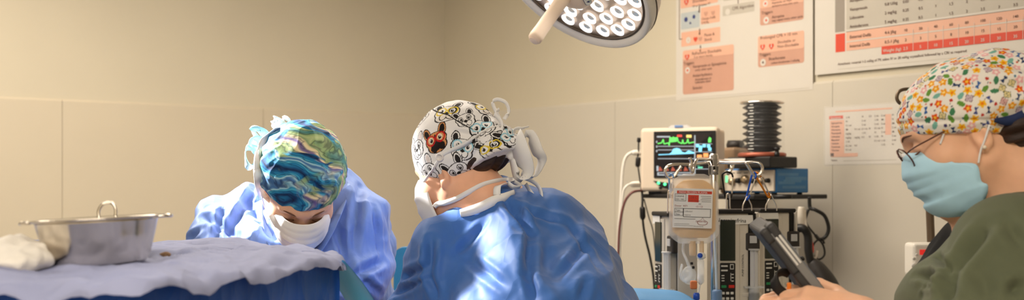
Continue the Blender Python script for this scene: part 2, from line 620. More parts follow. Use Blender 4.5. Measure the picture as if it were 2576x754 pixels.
def add_legs(G, hips, feet, toe, rt=.075, sub=0):
    for h, f in zip(hips, feet):
        h, f = np.array(h), np.array(f)
        kn = (h + f) / 2 + np.array((toe[0], toe[1], 0)) * .03
        G.cap(h, kn, rt, rt * .72, .02); G.cap(kn, f + (0, 0, .09), rt * .7, rt * .45, .02)


def shoes(root, feet, toe, m, sole):
    t = np.array((toe[0], toe[1], 0.)); t /= np.linalg.norm(t); sd = np.array((-t[1], t[0], 0))
    for f in feet:
        f = np.array((f[0], f[1], 0.))
        rg = []
        for u, w, h in ((-.07, .022, .05), (-.06, .034, .10), (-.02, .038, .115), (.03, .040, .085), (.09, .046, .058), (.14, .044, .045), (.175, .028, .032)):
            rg.append([f + t * u + sd * w * math.cos(a) + np.array((0, 0, .014 + h * (.5 + .5 * math.sin(a)))) for a in (2 * PI * j / 14 for j in range(14))])
        b = MB(); b.rings(rg); o = b.build('shoe', m, root)
        b = MB(); b.prism([(-.075, -.03), (-.075, .03), (-.02, .042), (.09, .05), (.15, .045), (.182, .02), (.182, -.02), (.15, -.045), (.09, -.05), (-.02, -.042)], f, t, sd, (0, 0, 1), .022)
        b.build('sole', sole, o)


def folds(V, Fq, amp, spec, mask=None):
    """cloth folds: ridged noise stretched along given directions pushes the surface in and out"""
    N = normals(V, Fq); d = np.zeros(len(V))
    for (ax_, scale, st, a, seed) in spec:
        A, B, C_ = basis(ax_)
        Q = np.stack((V @ A * scale, V @ B * scale, V @ C_ * scale * st), 1) + seed
        wv = np.stack([pnoise(V * scale * .6 + seed + 7 * i) for i in range(3)], 1)
        d += a * (ridge(Q + wv * .9) - .55)
    if mask is not None: d = d * mask
    return V + N * (d * amp)[:, None]


def crumple(V, Fq, spec):
    """pressed, papery cloth: triangle-wave facets with straight sharp creases that start and stop"""
    N = normals(V, Fq); d = np.zeros(len(V))
    for (dr, freq, amp, seed, cover) in spec:
        dr = np.array(dr, dtype=float); dr /= np.linalg.norm(dr)
        t = V @ dr * freq + .9 * pnoise(V * freq * .32 + seed) + .25 * pnoise(V * freq * .9 + seed * 2)
        tri = np.abs(t - np.floor(t) - .5) * 2
        tri = np.where(tri > .12, tri, .06 + tri * tri / .24)          # slightly rounded valley
        m = np.clip((pnoise(V * freq * .40 + seed * 3 + 11) + cover) * 2.6, 0, 1)
        d += amp * (tri - .5) * m
    return V + N * d[:, None]


def facet(V, Fq, spec):
    """broad pressed facets: (stretched axis, cells per metre, stretch, height, seed)"""
    N = normals(V, Fq); d = np.zeros(len(V))
    for (ax_, sc, st, amp, seed) in spec:
        A, B, C_ = basis(ax_)
        wv = np.stack([pnoise(V * sc * .5 + seed + 7 * i) for i in range(3)], 1) * .55 / sc
        Q = V + wv
        d += amp * (np.minimum(worley2(np.stack((Q @ A * sc, Q @ B * sc, Q @ C_ * sc * st), 1) + seed, int(seed)), .8) - .3)
    return V + N * d[:, None]


def creases(V, Fq, lines):
    """long pressed folds drawn from photo pixel to photo pixel on the cloth"""
    sn = snapper([(V, Fq)], V.mean(0), 2.0); N = normals(V, Fq)
    for (p0, p1, w, d) in lines:
        n = 5
        pts = [sn(p0[0] + (p1[0] - p0[0]) * i / n, p0[1] + (p1[1] - p0[1]) * i / n, 0.0) for i in range(n + 1)]
        q = np.full(len(V), 9.0); tt = np.zeros(len(V))
        for i in range(n):
            ab = pts[i + 1] - pts[i]; L = max(ab @ ab, 1e-9)
            if L > .02: continue
            t = np.clip(((V - pts[i]) @ ab) / L, 0, 1); dd = np.linalg.norm(V - pts[i] - t[:, None] * ab, axis=1)
            m = dd < q; q[m] = dd[m]; tt[m] = (i + t[m]) / n
        q = q / w; e = np.clip(np.sin(np.clip(tt, .02, .98) * PI), 0, 1) ** .5
        V = V + N * (d * e * (-np.exp(-q * q * 2.2) + .40 * np.exp(-(q - 1.5) ** 2 * 2.5)))[:, None]
    return V


def crease(V, N, a, b, w, depth, bulge=.35):
    """a pressed-in fold between two points with raised lips"""
    a, b = np.asarray(a), np.asarray(b); ab = b - a
    t = np.clip(((V - a) @ ab) / (ab @ ab), 0, 1)
    q = np.linalg.norm(V - a - t[:, None] * ab, axis=1) / w
    e = np.sin(np.clip(t, .02, .98) * PI) ** .5
    return V + N * (depth * e * (-np.exp(-q * q * 2.2) + bulge * np.exp(-(q - 1.5) ** 2 * 2.5)))[:, None]


def cap_solid(H, h=.0018, brim=None, bulk=(.088, .112, .100), back=None, ctr=(0, -.014, .052), extra=None, lo=(-.13, -.2, -.09), hi=(.13, .16, .19), k=.004):
    """scrub cap: solid dome in head coordinates, cut along the brim planes; returns head-frame vertices"""
    G = Grid.uniform(lo, hi, h)
    G.ell(ctr, bulk, None, .0)
    if extra:
        for c, r, kk in extra: G.ell(c, r, None, kk)
    for p, n in brim: G.cut(p, n, k)
    return G


def skin_mat():
    return mat('skin', srgb(238, 186, 152), .48, var=.06, vscale=30, bump=.12, bscale=320, bdist=.0006, sss=.12, spec=.4)


SK = skin_mat()
SK2 = mat('skin_rosy', srgb(236, 180, 148), .48, var=.08, vscale=26, bump=.12, bscale=320, bdist=.0006, sss=.12, spec=.4)
HAIR = mat('dark_brown_hair', srgb(48, 30, 22), .45, var=.4, vscale=60, stretch=(1, 1, 6), bump=.6, bscale=160, bdist=.002)
WHITE_TIE = mat('white_cotton_tie', srgb(240, 238, 236), .8, bump=.2, bscale=400, bdist=.0005)
WHITE_MASK = mat('white_mask_fabric', srgb(238, 236, 235), .85, bump=.15, bscale=260, bdist=.0004)
BLUE_MASK = mat('pale_blue_mask_fabric', srgb(182, 224, 244), .8, var=.03, vscale=30, bump=.2, bscale=300, bdist=.0004)
GOWN_A = mat('periwinkle_gown_cloth', srgb(112, 142, 208), .55, var=.06, vscale=9, bump=.34, bscale=20, bdist=.018, stretch=(1, 1, .5), btype='cloth', spec=.35, sheen=.2)
GOWN_B = mat('medium_blue_gown_cloth', srgb(60, 108, 182), .55, var=.07, vscale=9, bump=.24, bscale=15, bdist=.018, stretch=(1, 1, .5), btype='cloth', spec=.35, sheen=.2)
GREEN = mat('olive_scrub_cloth', srgb(98, 103, 80), .85, var=.05, vscale=14, bump=.25, bscale=14, bdist=.006, spec=.2, sheen=.1)
BLACKC = mat('black_jersey', srgb(14, 13, 14), .9, bump=.2, bscale=300, bdist=.0006)
TROUSER = mat('navy_trouser_cloth', srgb(42, 58, 88), .85, bump=.2, bscale=20, bdist=.004)
SHOE = mat('white_clog', srgb(220, 218, 214), .5, bump=.05, bscale=40)
SOLE = mat('grey_sole', srgb(120, 120, 120), .7, bump=.1, bscale=60)
GLOVE = mat('pale_glove_latex', srgb(225, 215, 200), .5, bump=.1, bscale=90)


def ties_loop(mb, base, pts, w=.012, side=(0, 1, 0), widths=None):
    mb.ribbon([base] + pts, w, side, widths=widths)


def mask_sheet(H, prof, nu=41, pleats=(), th=.0016, wob=0.0, edge=.0, tail=None):
    """prof rows (z, centre y, half width, edge y, edge z shift); swept across the face; returns V, faces of a thin closed shell"""
    prof = np.array(prof, dtype=float); nv = 33
    tt = np.linspace(0, len(prof) - 1, nv)
    rows = np.stack([np.interp(tt, np.arange(len(prof)), prof[:, i]) for i in range(5)], 1)
    for _ in range(2):
        rows[1:-1] = rows[1:-1] * .5 + (rows[:-2] + rows[2:]) * .25
    P = np.zeros((nv, nu, 3))
    for i, (z, yc, hw, ye, dz) in enumerate(rows):
        v = i / (nv - 1)
        for j in range(nu):
            u = -1 + 2 * j / (nu - 1)
            a = abs(u)
            y = yc + (ye - yc) * (a ** 2.1)
            x = hw * math.sin(u * PI / 2 * .92) / math.sin(PI / 2 * .92)
            pl = 0
            for pv, pd in pleats:
                q = (v - pv) / .06
                if -1 < q < 1: pl += pd * (1 - abs(q)) * (1 if q > 0 else .3) * (1 - a ** 3)
            y += pl + wob * math.sin(9 * u + 5 * v) * a
            P[i, j] = (x, y, z + dz * a * a)
    def quads(o):
        return [(o + i * nu + j, o + i * nu + j + 1, o + (i + 1) * nu + j + 1, o + (i + 1) * nu + j) for i in range(nv - 1) for j in range(nu - 1)]
    V = P.reshape(-1, 3)
    Fq = np.array(quads(0))
    N = normals(V, Fq)
    if N[:, 1].mean() < 0: Fq = Fq[:, ::-1]; N = -N
    n = len(V)
    B = [(i * nu, (i + 1) * nu) for i in range(nv - 1)] + [((i + 1) * nu + nu - 1, i * nu + nu - 1) for i in range(nv - 1)]
    B += [(j + 1, j) for j in range(nu - 1)] + [((nv - 1) * nu + j, (nv - 1) * nu + j + 1) for j in range(nu - 1)]
    Fs = np.concatenate((Fq, Fq[:, ::-1] + n, np.array([(a, b, b + n, a + n) for a, b in B])))
    V2 = np.concatenate((V, V - N * th))
    return np.array([H.p(q) for q in V2]), Fs


# ---------------------------------------------------------------- surgeon facing the camera, head bowed over the drape
def surgeon():
    H = Head((-.474, 2.50, 1.347), frame(15, 55, 1), 1.0)
    root = thing('person', 'person in periwinkle surgical gown with swirled blue and green cap, head bowed behind the drape', 'person', (-.5, 2.95, 0))
    c7 = np.array((-.485, 2.70, 1.318))
    SR, SL = W(592, 582, 2.70), W(866, 560, 2.70)
    ER, EL = W(462, 735, 2.62), W(888, 700, 2.62)
    HR, HL = np.array((-.66, 2.47, 1.135)), np.array((-.46, 2.42, 1.10))
    pel = np.array((-.50, 2.98, .93))
    hips = [(-.60, 2.98, .88), (-.40, 2.98, .88)]; feet = [(-.61, 2.97, 0), (-.39, 2.97, 0)]
    G = Grid(axis(-.98, -.12, -.60, -.36, .0034, .008), axis(2.28, 3.2, 2.36, 2.64, .0034, .009), axis(.0, 1.52, 1.17, 1.47, .0034, .010))
    add_head(G, H)
    G.chain([H.p(0, -.025, -.045), H.p(0, -.055, -.10), c7], [.058, .056, .064], .03)
    G.chain([c7, (c7 + pel) / 2 + (0, .06, .06), pel], [.085, .12, .13], .05)
    G.cap(c7 + (0, 0, -.04), SR, .065, .06, .03); G.cap(c7 + (0, 0, -.04), SL, .065, .06, .03)
    for S, E_, Hd in ((SR, ER, HR), (SL, EL, HL)):
        G.cap(S, E_, .05, .042, .02); G.cap(E_, Hd, .042, .028, .02)
    add_hand(G, HR, (.75, -.35, -.3), (.1, -.2, 1), (.3, 1, 0)); add_hand(G, HL, (-.8, -.2, -.3), (-.1, -.2, 1), (-.3, 1, 0))
    add_legs(G, hips, feet, (0, -1))
    V, Fq = G.mesh(1)
    body = mesh_np('body', V, Fq, [SK], parent=root); bodyV, bodyF = V, Fq
    # gown
    G = Grid(axis(-1.0, -.1, -.90, -.24, .0048, .008), axis(2.34, 3.25, 2.44, 2.86, .0048, .010), axis(.28, 1.52, 1.08, 1.44, .0048, .012))
    G.chain([c7 + (0, .03, -.05), (c7 + pel) / 2 + (0, .04, .05), pel, (-.5, 2.98, .35)], [.12, .175, .19, .23], .06)
    G.cap(c7 + (0, 0, -.01), SR + (.02, 0, 0), .075, .080, .04); G.cap(c7 + (0, 0, -.01), SL + (-.02, 0, 0), .078, .086, .05)
    G.cap(c7 + (.06, .04, -.035), c7 + (.10, .03, -.06), .08, .08, .05)
    G.cap(SR, W(620, 690, 2.62), .10, .12, .06); G.cap(SL, W(840, 700, 2.66), .10, .12, .06)
    G.ell(W(735, 665, 2.60), (.15, .09, .13), None, .06)
    for S, E_, Hd in ((SR, ER, HR), (SL, EL, HL)):
        G.cap(S, E_, .082, .072, .035)
        G.cap(E_, E_ + (Hd - E_) * .86, .070, .046, .03)
    G.cap(c7 + (0, -.04, .01), H.p(0, -.06, -.10), .074, .071, .02)
    V, Fq = G.mesh(2)
    V = crumple(V, Fq, [((.85, 0, .5), 7, .030, 3.1, .25), ((.75, .1, -.65), 10, .024, 9.7, .15), ((.5, -.1, .9), 15, .010, 1.3, .08)])
    V = facet(V, Fq, [((-.35, -.3, .9), 8, .36, .030, 3), ((.5, -.3, .8), 15, .40, .010, 8), ((-.7, -.2, .6), 27, .5, .003, 5)])
    V = creases(V, Fq, [((905, 470), (888, 640), .013, .016), ((640, 470), (575, 590), .012, .014), ((520, 545), (600, 600), .012, .014), ((600, 480), (690, 600), .012, .014), ((560, 520), (545, 605), .010, .014), ((940, 520), (955, 640), .010, .012), ((850, 570), (880, 690), .014, .016), ((965, 655), (890, 690), .012, .016), ((900, 690), (960, 740), .010, .012), ((500, 580), (470, 605), .010, .012), ((735, 660), (650, 610), .012, .010)])
    V = lap(V, Fq, .4)
    gown = mesh_np('gown', V, Fq, [GOWN_A], parent=root)
    # cap
    G = cap_solid(H, .0022, brim=[((0, .098, .047), (0, .22, -1.0)), ((0, -.03, -.045), (0, -.55, -1.0))], bulk=(.096, .112, .102), ctr=(0, -.014, .050),
                  extra=[((0, -.10, .02), (.06, .045, .05), .03)])
    V, Fq = G.mesh(2)
    V = folds(V, Fq, 1, [((0, 1, .5), 24, .5, .0045, 2.2), ((1, .2, .3), 34, .4, .003, 5.5)])
    V = np.array(H.p((0, 0, 0))) + V @ H.R; capV, capF = V, Fq
    capo = mesh_np('scrub_cap', V, Fq, [swirl_mat(H)], parent=root)
    capo['label'] = 'scrub cap with swirling blue, teal, green and cream print'
    # knot and bows behind the head
    mb = MB()
    k0 = H.p(-.085, -.075, .035)
    def off(dx, dy, dz): return k0 + np.array((dx, dy, dz))
    CT = mat('teal_white_tie', srgb(170, 215, 225), .75, var=.25, vscale=60, bump=.2, bscale=300, bdist=.0006)
    mb = MB()
    kb = W(650, 370, 2.58)
    for pts, w in (([(650, 375, 2.56), (622, 372, 2.54), (618, 400, 2.52), (632, 418, 2.53), (652, 395, 2.56)], .030),
                   ([(655, 360, 2.56), (640, 330, 2.53), (655, 325, 2.51), (672, 345, 2.55)], .024),
                   ([(660, 380, 2.55), (632, 366, 2.53), (640, 346, 2.51), (664, 358, 2.55)], .02)):
        mb.ribbon([W(*q) for q in pts], w, (.25, -.9, .35), th=.002)
    mb.ell(kb, (.018, .016, .02))
    mb.build('cap_bow', CT, root)
    mb = MB()
    for pts, w in (([(712, 318, 2.55), (690, 306, 2.54), (696, 298, 2.52), (714, 312, 2.54)], .016), ([(712, 318, 2.55), (716, 298, 2.53), (728, 304, 2.52), (720, 322, 2.54)], .014),
                   ([(700, 325, 2.55), (688, 316, 2.53), (686, 306, 2.53)], .012)):
        mb.ribbon([W(*q) for q in pts], w, (.4, -.8, .4), th=.002)
    mb.build('mask_tie_bow', WHITE_TIE, root)
    # mask
    V, Fq = mask_sheet(H, [(.016, .113, .050, .062, -.014), (.004, .126, .062, .050, -.010), (-.025, .139, .068, .040, .000), (-.055, .134, .069, .034, .006), (-.085, .122, .062, .034, .012), (-.108, .102, .050, .036, .022), (-.118, .078, .038, .034, .03)],
                       pleats=((.10, .004), (.20, .006), (.30, .006), (.42, .006)))
    V = V + normals(V, Fq) * (.0016 * (ridge(V * 30 + 4) - .4))[:, None] * np.where(np.arange(len(V)) < len(V) // 2, 1, -1)[:, None]
    mk = mesh_np('face_mask', V, Fq, [WHITE_MASK], parent=root)
    mb = MB()
    near = snapper([(bodyV, bodyF), (capV, capF)], H.c)
    for path, ww in (([(704, 566), (688, 540), (668, 490), (654, 440), (656, 390), (672, 350), (702, 324)], .020), ([(718, 604), (700, 585), (684, 555), (668, 510), (655, 460), (652, 415), (656, 385)], .022)):
        m2 = MB(); m2.ribbon([near(x, y, .004) for x, y in path], ww * .8, (.75, .6, .25), th=.0014); m2.build('mask_tie', WHITE_TIE, mk)
    for path in ([(.058, .060, .004), (.076, .030, .020), (.090, .0, .05), (.097, -.03, .09)], [(.060, .040, -.09), (.080, .012, -.055), (.088, -.004, -.015), (.097, -.02, .04)]):
        m2 = MB(); m2.ribbon(H.pts(path), .013, H.R[2] + H.R[1], th=.0012); m2.build('mask_tie', WHITE_TIE, mk)
    # collar of the undershirt and lapels seen at the neck
    mb = MB()
    for q in (-1, 1):
        mb.ribbon([c7 + (q * .085, -.02, .05), c7 + (q * .085, -.10, -.01), c7 + (q * .06, -.17, -.09), c7 + (q * .02, -.2, -.15)], .035, (q * .8, -.5, .3), th=.003)
    mb.build('neckband', WHITE_TIE if False else GOWN_A, gown)
    # eyebrows and lashes
    hb = mat('brown_brow_hair', srgb(104, 66, 46), .7, bump=.3, bscale=300)
    for q in (-1, 1):
        mb = MB(); mb.tube(H.pts([(q * .016, .1025, .032), (q * .030, .099, .038), (q * .047, .087, .036)]), [.0012, .0018, .0008], 8, smoothpath=5); mb.build('eyebrow', hb, root)
        mb = MB(); mb.tube(H.pts([(q * .020, .0935, .0045), (q * .032, .0955, .002), (q * .045, .085, .0045)]), [.001, .0016, .001], 8, smoothpath=5); mb.build('eyelashes', hb, root)
    shoes(root, feet, (0, -1), SHOE, SOLE)
    G = Grid.uniform((-.75, 2.85, .06), (-.25, 3.12, .55), .012)
    for h, f in zip(hips, feet): G.cap((h[0], h[1], .5), (f[0], f[1], .08), .085, .075, .01)
    V, Fq = G.mesh(1); mesh_np('trousers', V, Fq, [TROUSER], parent=root)
    return root


def swirl_mat(H):
    m = bpy.data.materials.new('swirled_print_cotton'); m.use_nodes = True; t = m.node_tree; b = t.nodes['Principled BSDF']
    L = t.links.new
    tc = nd(t, 'ShaderNodeTexCoord'); mp = nd(t, 'ShaderNodeMapping'); mp.inputs['Rotation'].default_value = (.3, .25, .1); mp.inputs['Scale'].default_value = (.8, 1, 1.2)
    L(tc.outputs['Object'], mp.inputs['Vector'])
    n1 = nd(t, 'ShaderNodeTexNoise'); n1.inputs['Scale'].default_value = 8; n1.inputs['Detail'].default_value = 1.5
    L(mp.outputs['Vector'], n1.inputs['Vector'])
    mix = nd(t, 'ShaderNodeVectorMath', operation='MULTIPLY_ADD'); mix.inputs[1].default_value = (.20, .20, .20)
    L(n1.outputs['Color'], mix.inputs[0]); L(mp.outputs['Vector'], mix.inputs[2])
    def wave(sc, dist, off):
        a_ = nd(t, 'ShaderNodeVectorMath', operation='ADD'); a_.inputs[1].default_value = off; L(mix.outputs[0], a_.inputs[0])
        w_ = nd(t, 'ShaderNodeTexWave', wave_type='BANDS', bands_direction='DIAGONAL'); w_.inputs['Scale'].default_value = sc; w_.inputs['Distortion'].default_value = dist
        w_.inputs['Detail'].default_value = 2.5; w_.inputs['Detail Scale'].default_value = 1.3; w_.inputs['Detail Roughness'].default_value = .55
        L(a_.outputs[0], w_.inputs['Vector']); return w_.outputs['Fac']
    def ramp(src, stops):
        cr = nd(t, 'ShaderNodeValToRGB'); e = cr.color_ramp.elements
        while len(e) < len(stops): e.new(.5)
        for q, (po, c) in zip(e, stops): q.position = po; q.color = srgb(*c)
        L(src, cr.inputs['Fac']); return cr.outputs['Color']
    blues = ramp(wave(5.5, 5, (0, 0, 0)), [(0, (18, 52, 96)), (.14, (26, 96, 146)), (.36, (36, 132, 180)), (.52, (30, 114, 162)), (.66, (76, 174, 202)), (.80, (44, 140, 184)), (.93, (170, 215, 225)), (1, (70, 116, 168))])
    greens = ramp(wave(4.5, 4, (.3, .2, .7)), [(0, (70, 130, 130)), (.22, (146, 174, 118)), (.45, (180, 196, 140)), (.62, (138, 166, 122)), (.78, (230, 214, 166)), (.92, (244, 228, 188)), (1, (116, 100, 150))])
    msk = nd(t, 'ShaderNodeTexNoise'); msk.inputs['Scale'].default_value = 7.5; msk.inputs['Detail'].default_value = 2; msk.inputs['Distortion'].default_value = 1.0
    L(mix.outputs[0], msk.inputs['Vector'])
    c2 = nd(t, 'ShaderNodeValToRGB'); c2.color_ramp.elements[0].position = .515; c2.color_ramp.elements[1].position = .555
    L(msk.outputs['Fac'], c2.inputs['Fac'])
    mm = nd(t, 'ShaderNodeMix', data_type='RGBA'); L(c2.outputs['Color'], mm.inputs['Factor']); L(blues, mm.inputs['A']); L(greens, mm.inputs['B'])
    fine = ramp(wave(26, 7, (.9, .1, .3)), [(0, (120, 130, 160)), (.18, (235, 238, 240)), (.8, (255, 255, 255)), (1, (255, 255, 255))])
    m2 = nd(t, 'ShaderNodeMix', data_type='RGBA', blend_type='MULTIPLY'); m2.inputs['Factor'].default_value = .7
    L(mm.outputs['Result'], m2.inputs['A']); L(fine, m2.inputs['B']); L(m2.outputs['Result'], b.inputs['Base Color'])
    b.inputs['Roughness'].default_value = .75; b.inputs['Specular IOR Level'].default_value = .25
    bn = nd(t, 'ShaderNodeTexNoise'); bn.inputs['Scale'].default_value = 60; L(tc.outputs['Object'], bn.inputs['Vector'])
    bp = nd(t, 'ShaderNodeBump'); bp.inputs['Strength'].default_value = .3; bp.inputs['Distance'].default_value = .003; L(bn.outputs['Fac'], bp.inputs['Height']); L(bp.outputs['Normal'], b.inputs['Normal'])
    return m


# ---------------------------------------------------------------- painting prints onto cap vertices
class Paint:
    def __init__(s, a, b, base):
        s.a, s.b = a, b
        s.c = np.tile(np.array(base[:3], dtype=np.float32), (len(a), 1))

    def at(s, x, y, rot, k):
        q = Paint.__new__(Paint); ca, sa = math.cos(rot), math.sin(rot)
        dx, dy = (s.a - x) / k, (s.b - y) / k
        q.a, q.b, q.c = dx * ca + dy * sa, -dx * sa + dy * ca, s.c
        return q

    def e(s, x, y, rx, ry, rot=0.0):
        ca, sa = math.cos(rot), math.sin(rot); dx, dy = s.a - x, s.b - y
        u, v = dx * ca + dy * sa, -dx * sa + dy * ca
        r = np.sqrt((u / rx) ** 2 + (v / ry) ** 2) + 1e-6
        return (r - 1) * min(rx, ry)

    def fill(s, d, col): s.c[d < 0] = col[:3]
    def line(s, d, w, col): s.c[np.abs(d) < w] = col[:3]


INK = srgb(38, 34, 34); WHT = srgb(240, 238, 238)


def paint_dog(P, x, y, rot, k, style):
    Q = P.at(x, y, rot, k)
    face, ear_in, muz = {'tan': (srgb(214, 150, 96), srgb(30, 24, 22), srgb(36, 28, 26)), 'white': (WHT, srgb(40, 36, 36), WHT), 'pale': (WHT, srgb(226, 214, 210), WHT), 'patch': (WHT, srgb(46, 42, 40), srgb(236, 228, 220))}[style[0]]
    gl = {'red': srgb(196, 30, 34), 'blue': srgb(150, 205, 225), 'yellow': srgb(228, 200, 60), None: None}[style[1]]
    for q in (-1, 1):
        d = Q.e(q * .66, .66, .31, .50, -q * .30)
        Q.fill(d, face); Q.line(d, .027, INK)
        d2 = Q.e(q * .67, .66, .20, .36, -q * .30); Q.fill(d2, ear_in)
    hd = np.minimum(Q.e(0, 0, .92, .60), Q.e(0, -.42, .84, .46))
    Q.fill(hd, face); Q.line(hd, .027, INK)
    if style[0] == 'patch': Q.fill(np.maximum(Q.e(.42, .1, .40, .38), hd), INK)
    mz = np.minimum(Q.e(0, -.38, .46, .34), np.minimum(Q.e(-.34, -.52, .30, .28), Q.e(.34, -.52, .30, .28)))
    Q.fill(mz, muz)
    if style[0] != 'tan': Q.line(np.minimum(Q.e(-.24, -.45, .26, .26), Q.e(.24, -.45, .26, .26)), .03, INK)
    Q.fill(Q.e(0, -.20, .20, .13), INK)
    if style[0] == 'tan': Q.fill(Q.e(0, .14, .10, .30), srgb(70, 44, 34))
    for q in (-1, 1):
        Q.fill(Q.e(q * .40, .10, .20, .22), srgb(238, 224, 200) if style[0] == 'tan' else WHT)
        Q.fill(Q.e(q * .38, .08, .13, .15), INK); Q.fill(Q.e(q * .42, .14, .045, .05), WHT)
        if gl is not None: Q.line(Q.e(q * .42, .10, .36, .34), .05, gl)
        else: Q.line(Q.e(q * .40, .10, .22, .24), .03, INK)
    if gl is not None: Q.fill(np.maximum(np.abs(Q.b - .14) - .05, np.abs(Q.a) - .1), gl)


# ---------------------------------------------------------------- surgeon with her back to the camera
def assistant():
    H = Head(W(1160, 435, 2.42), frame(-127, 20, 0), .97)
    root = thing('person', 'person in medium blue surgical gown seen from behind, white scrub cap printed with dogs', 'person', (.06, 2.24, 0))
    c7 = W(1272, 522, 2.40)
    SL, SR = W(1150, 680, 2.37), W(1440, 690, 2.46)
    EL, ER = W(1035, 815, 2.40), W(1475, 890, 2.62)
    HL, HR = np.array((-.20, 2.60, 1.07)), np.array((.02, 2.80, 1.04))
    pel = np.array((.06, 2.24, .92))
    hips = [(-.02, 2.20, .88), (.14, 2.30, .88)]; feet = [(-.04, 2.20, 0), (.15, 2.30, 0)]; toe = (-.6, .8)
    G = Grid(axis(-.50, .40, -.26, .02, .0036, .008), axis(2.05, 3.0, 2.28, 2.54, .0036, .009), axis(0, 1.58, 1.22, 1.54, .0036, .010))
    add_head(G, H, True)
    G.chain([H.p(0, -.025, -.045), H.p(0, -.045, -.085), c7 + (0, 0, -.01)], [.056, .053, .062], .03)
    G.cap(H.p(0, .0, -.08), c7 + (-.04, .02, -.03), .045, .05, .03)
    G.chain([c7 + (0, .02, -.06), (c7 + pel) / 2, pel], [.09, .12, .13], .05)
    G.cap(c7 + (0, 0, -.06), SL, .06, .055, .03); G.cap(c7 + (0, 0, -.06), SR, .06, .055, .03)
    for S, E_, Hd in ((SL, EL, HL), (SR, ER, HR)):
        G.cap(S, E_, .048, .042, .02); G.cap(E_, Hd, .042, .028, .02)
    add_hand(G, HL, (-.6, .6, -.2), (0, .1, 1), (.7, .7, 0)); add_hand(G, HR, (-.8, .5, -.2), (0, .1, 1), (-.5, -.8, 0))
    add_legs(G, hips, feet, toe)
    V, Fq = G.mesh(1)
    mesh_np('body', V, Fq, [SK2], parent=root); bodyV, bodyF = V, Fq
    # gown
    G = Grid(axis(-.52, .44, -.32, .26, .0046, .008), axis(2.0, 2.95, 2.20, 2.56, .0046, .011), axis(.28, 1.42, 1.08, 1.35, .0046, .012))
    G.chain([c7 + (.02, .03, -.10), W(1310, 680, 2.42), pel + (0, .02, .1), (.06, 2.24, .35)], [.115, .185, .20, .25], .06)
    G.cap(c7 + (-.02, .01, -.045), SL, .062, .088, .04); G.cap(c7 + (.02, .01, -.045), SR, .066, .088, .045)
    G.cap(c7 + (.05, .02, -.06), W(1400, 640, 2.45), .070, .085, .04)
    G.cap(SL, W(1180, 800, 2.36), .09, .13, .05); G.cap(SR, W(1440, 800, 2.36), .10, .13, .05)
    G.cap(c7 + (-.03, .0, -.005), c7 + (.01, .01, .0), .045, .05, .03)
    G.cap(W(1180, 600, 2.37), W(1268, 556, 2.39), .060, .056, .04)
    for S, E_, Hd in ((SL, EL, HL), (SR, ER, HR)):
        G.cap(S, E_, .088, .076, .04); G.cap(E_, E_ + (Hd - E_) * .86, .074, .046, .03)
    V, Fq = G.mesh(2)
    V = crumple(V, Fq, [((.95, 0, .3), 6, .028, 4.4, .25), ((.6, .1, -.8), 8, .022, 8.1, .15), ((.85, -.1, .6), 14, .009, 2.7, .10)])
    V = facet(V, Fq, [((.25, .1, 1), 6, .34, .030, 4), ((-.5, .1, .8), 12, .36, .008, 9)])
    V = creases(V, Fq, [((1270, 500), (1335, 590), .012, .022), ((1335, 590), (1330, 690), .012, .018), ((1328, 690), (1345, 752), .011, .014), ((1300, 505), (1322, 580), .010, .012), ((1085, 600), (1080, 690), .012, .014), ((1080, 690), (1100, 752), .011, .010), ((1290, 520), (1420, 560), .012, .008), ((1180, 650), (1270, 720), .012, .010), ((1400, 700), (1480, 610), .012, .011), ((1005, 700), (1075, 670), .011, .014), ((990, 740), (1070, 700), .010, .012), ((1430, 560), (1510, 680), .012, .009), ((1220, 560), (1150, 640), .012, .009), ((1480, 700), (1460, 752), .011, .010)])
    V = lap(V, Fq, .4)
    gown = mesh_np('gown', V, Fq, [GOWN_B], parent=root); gownV, gownF = V, Fq
    # overlapping back panel of the gown, edge from nape down to the waist
    # cap in head frame
    G = Grid.uniform((-.115, -.19, -.06), (.115, .125, .175), .0013)
    G.ell((0, -.010, .056), (.092, .113, .106), None, 0)
    G.ell((0, -.105, .010), (.058, .066, .056), None, .03)
    G.cut((0, .100, .030), (0, .44, -1), .004)
    G.cut((0, -.02, -.020), (0, -.12, -1), .006)
    V, Fq = G.mesh(2)
    y, z = V[:, 1], V[:, 2]
    # gathers towards the knot at the back
    kn = np.array((-.03, -.135, .035)); ang = np.arctan2(V[:, 2] - kn[2], V[:, 1] - kn[1]); dist = np.linalg.norm(V - kn, axis=1)
    N = normals(V, Fq)
    g = np.exp(-(dist / .085) ** 2) * np.clip((V[:, 2] + .012) / .03, 0, 1)
    V = V + N * (g * np.clip(dist / .05 - .2, 0, 1) * (.006 * np.sin(ang * 11 + 3 * V[:, 0] * 30) + .002 * np.sin(ang * 23)) + .0022 * pnoise(V * 26) + .0015 * pnoise(V * 55))[:, None]
    # planar print coordinates: sides use (y, z), the crown bends over
    sidey = V[:, 1]; top = np.abs(V[:, 0])
    P = Paint(sidey, V[:, 2], WHT); NV = normals(V, Fq)
    cs0 = snapper([(H.c + H.k * (V @ H.R), Fq)], H.c)
    dogs = [(1096, 352, .05, .0290, ('tan', 'red')), (1124, 280, -.35, .030, ('patch', 'yellow')), (1048, 372, .05, .026, ('pale', None)), (1212, 318, .15, .029, ('white', 'blue')), (1165, 372, -.5, .027, ('white', 'blue')),
            (1222, 272, -.3, .027, ('patch', 'yellow')), (1078, 432, .1, .028, ('pale', None)), (1150, 430, .3, .027, ('white', None)), (1060, 292, .5, .024, ('pale', None)), (1232, 372, .2, .024, ('patch', 'yellow')), (1280, 340, .6, .025, ('white', 'blue')), (1170, 300, .1, .022, ('white', None))]
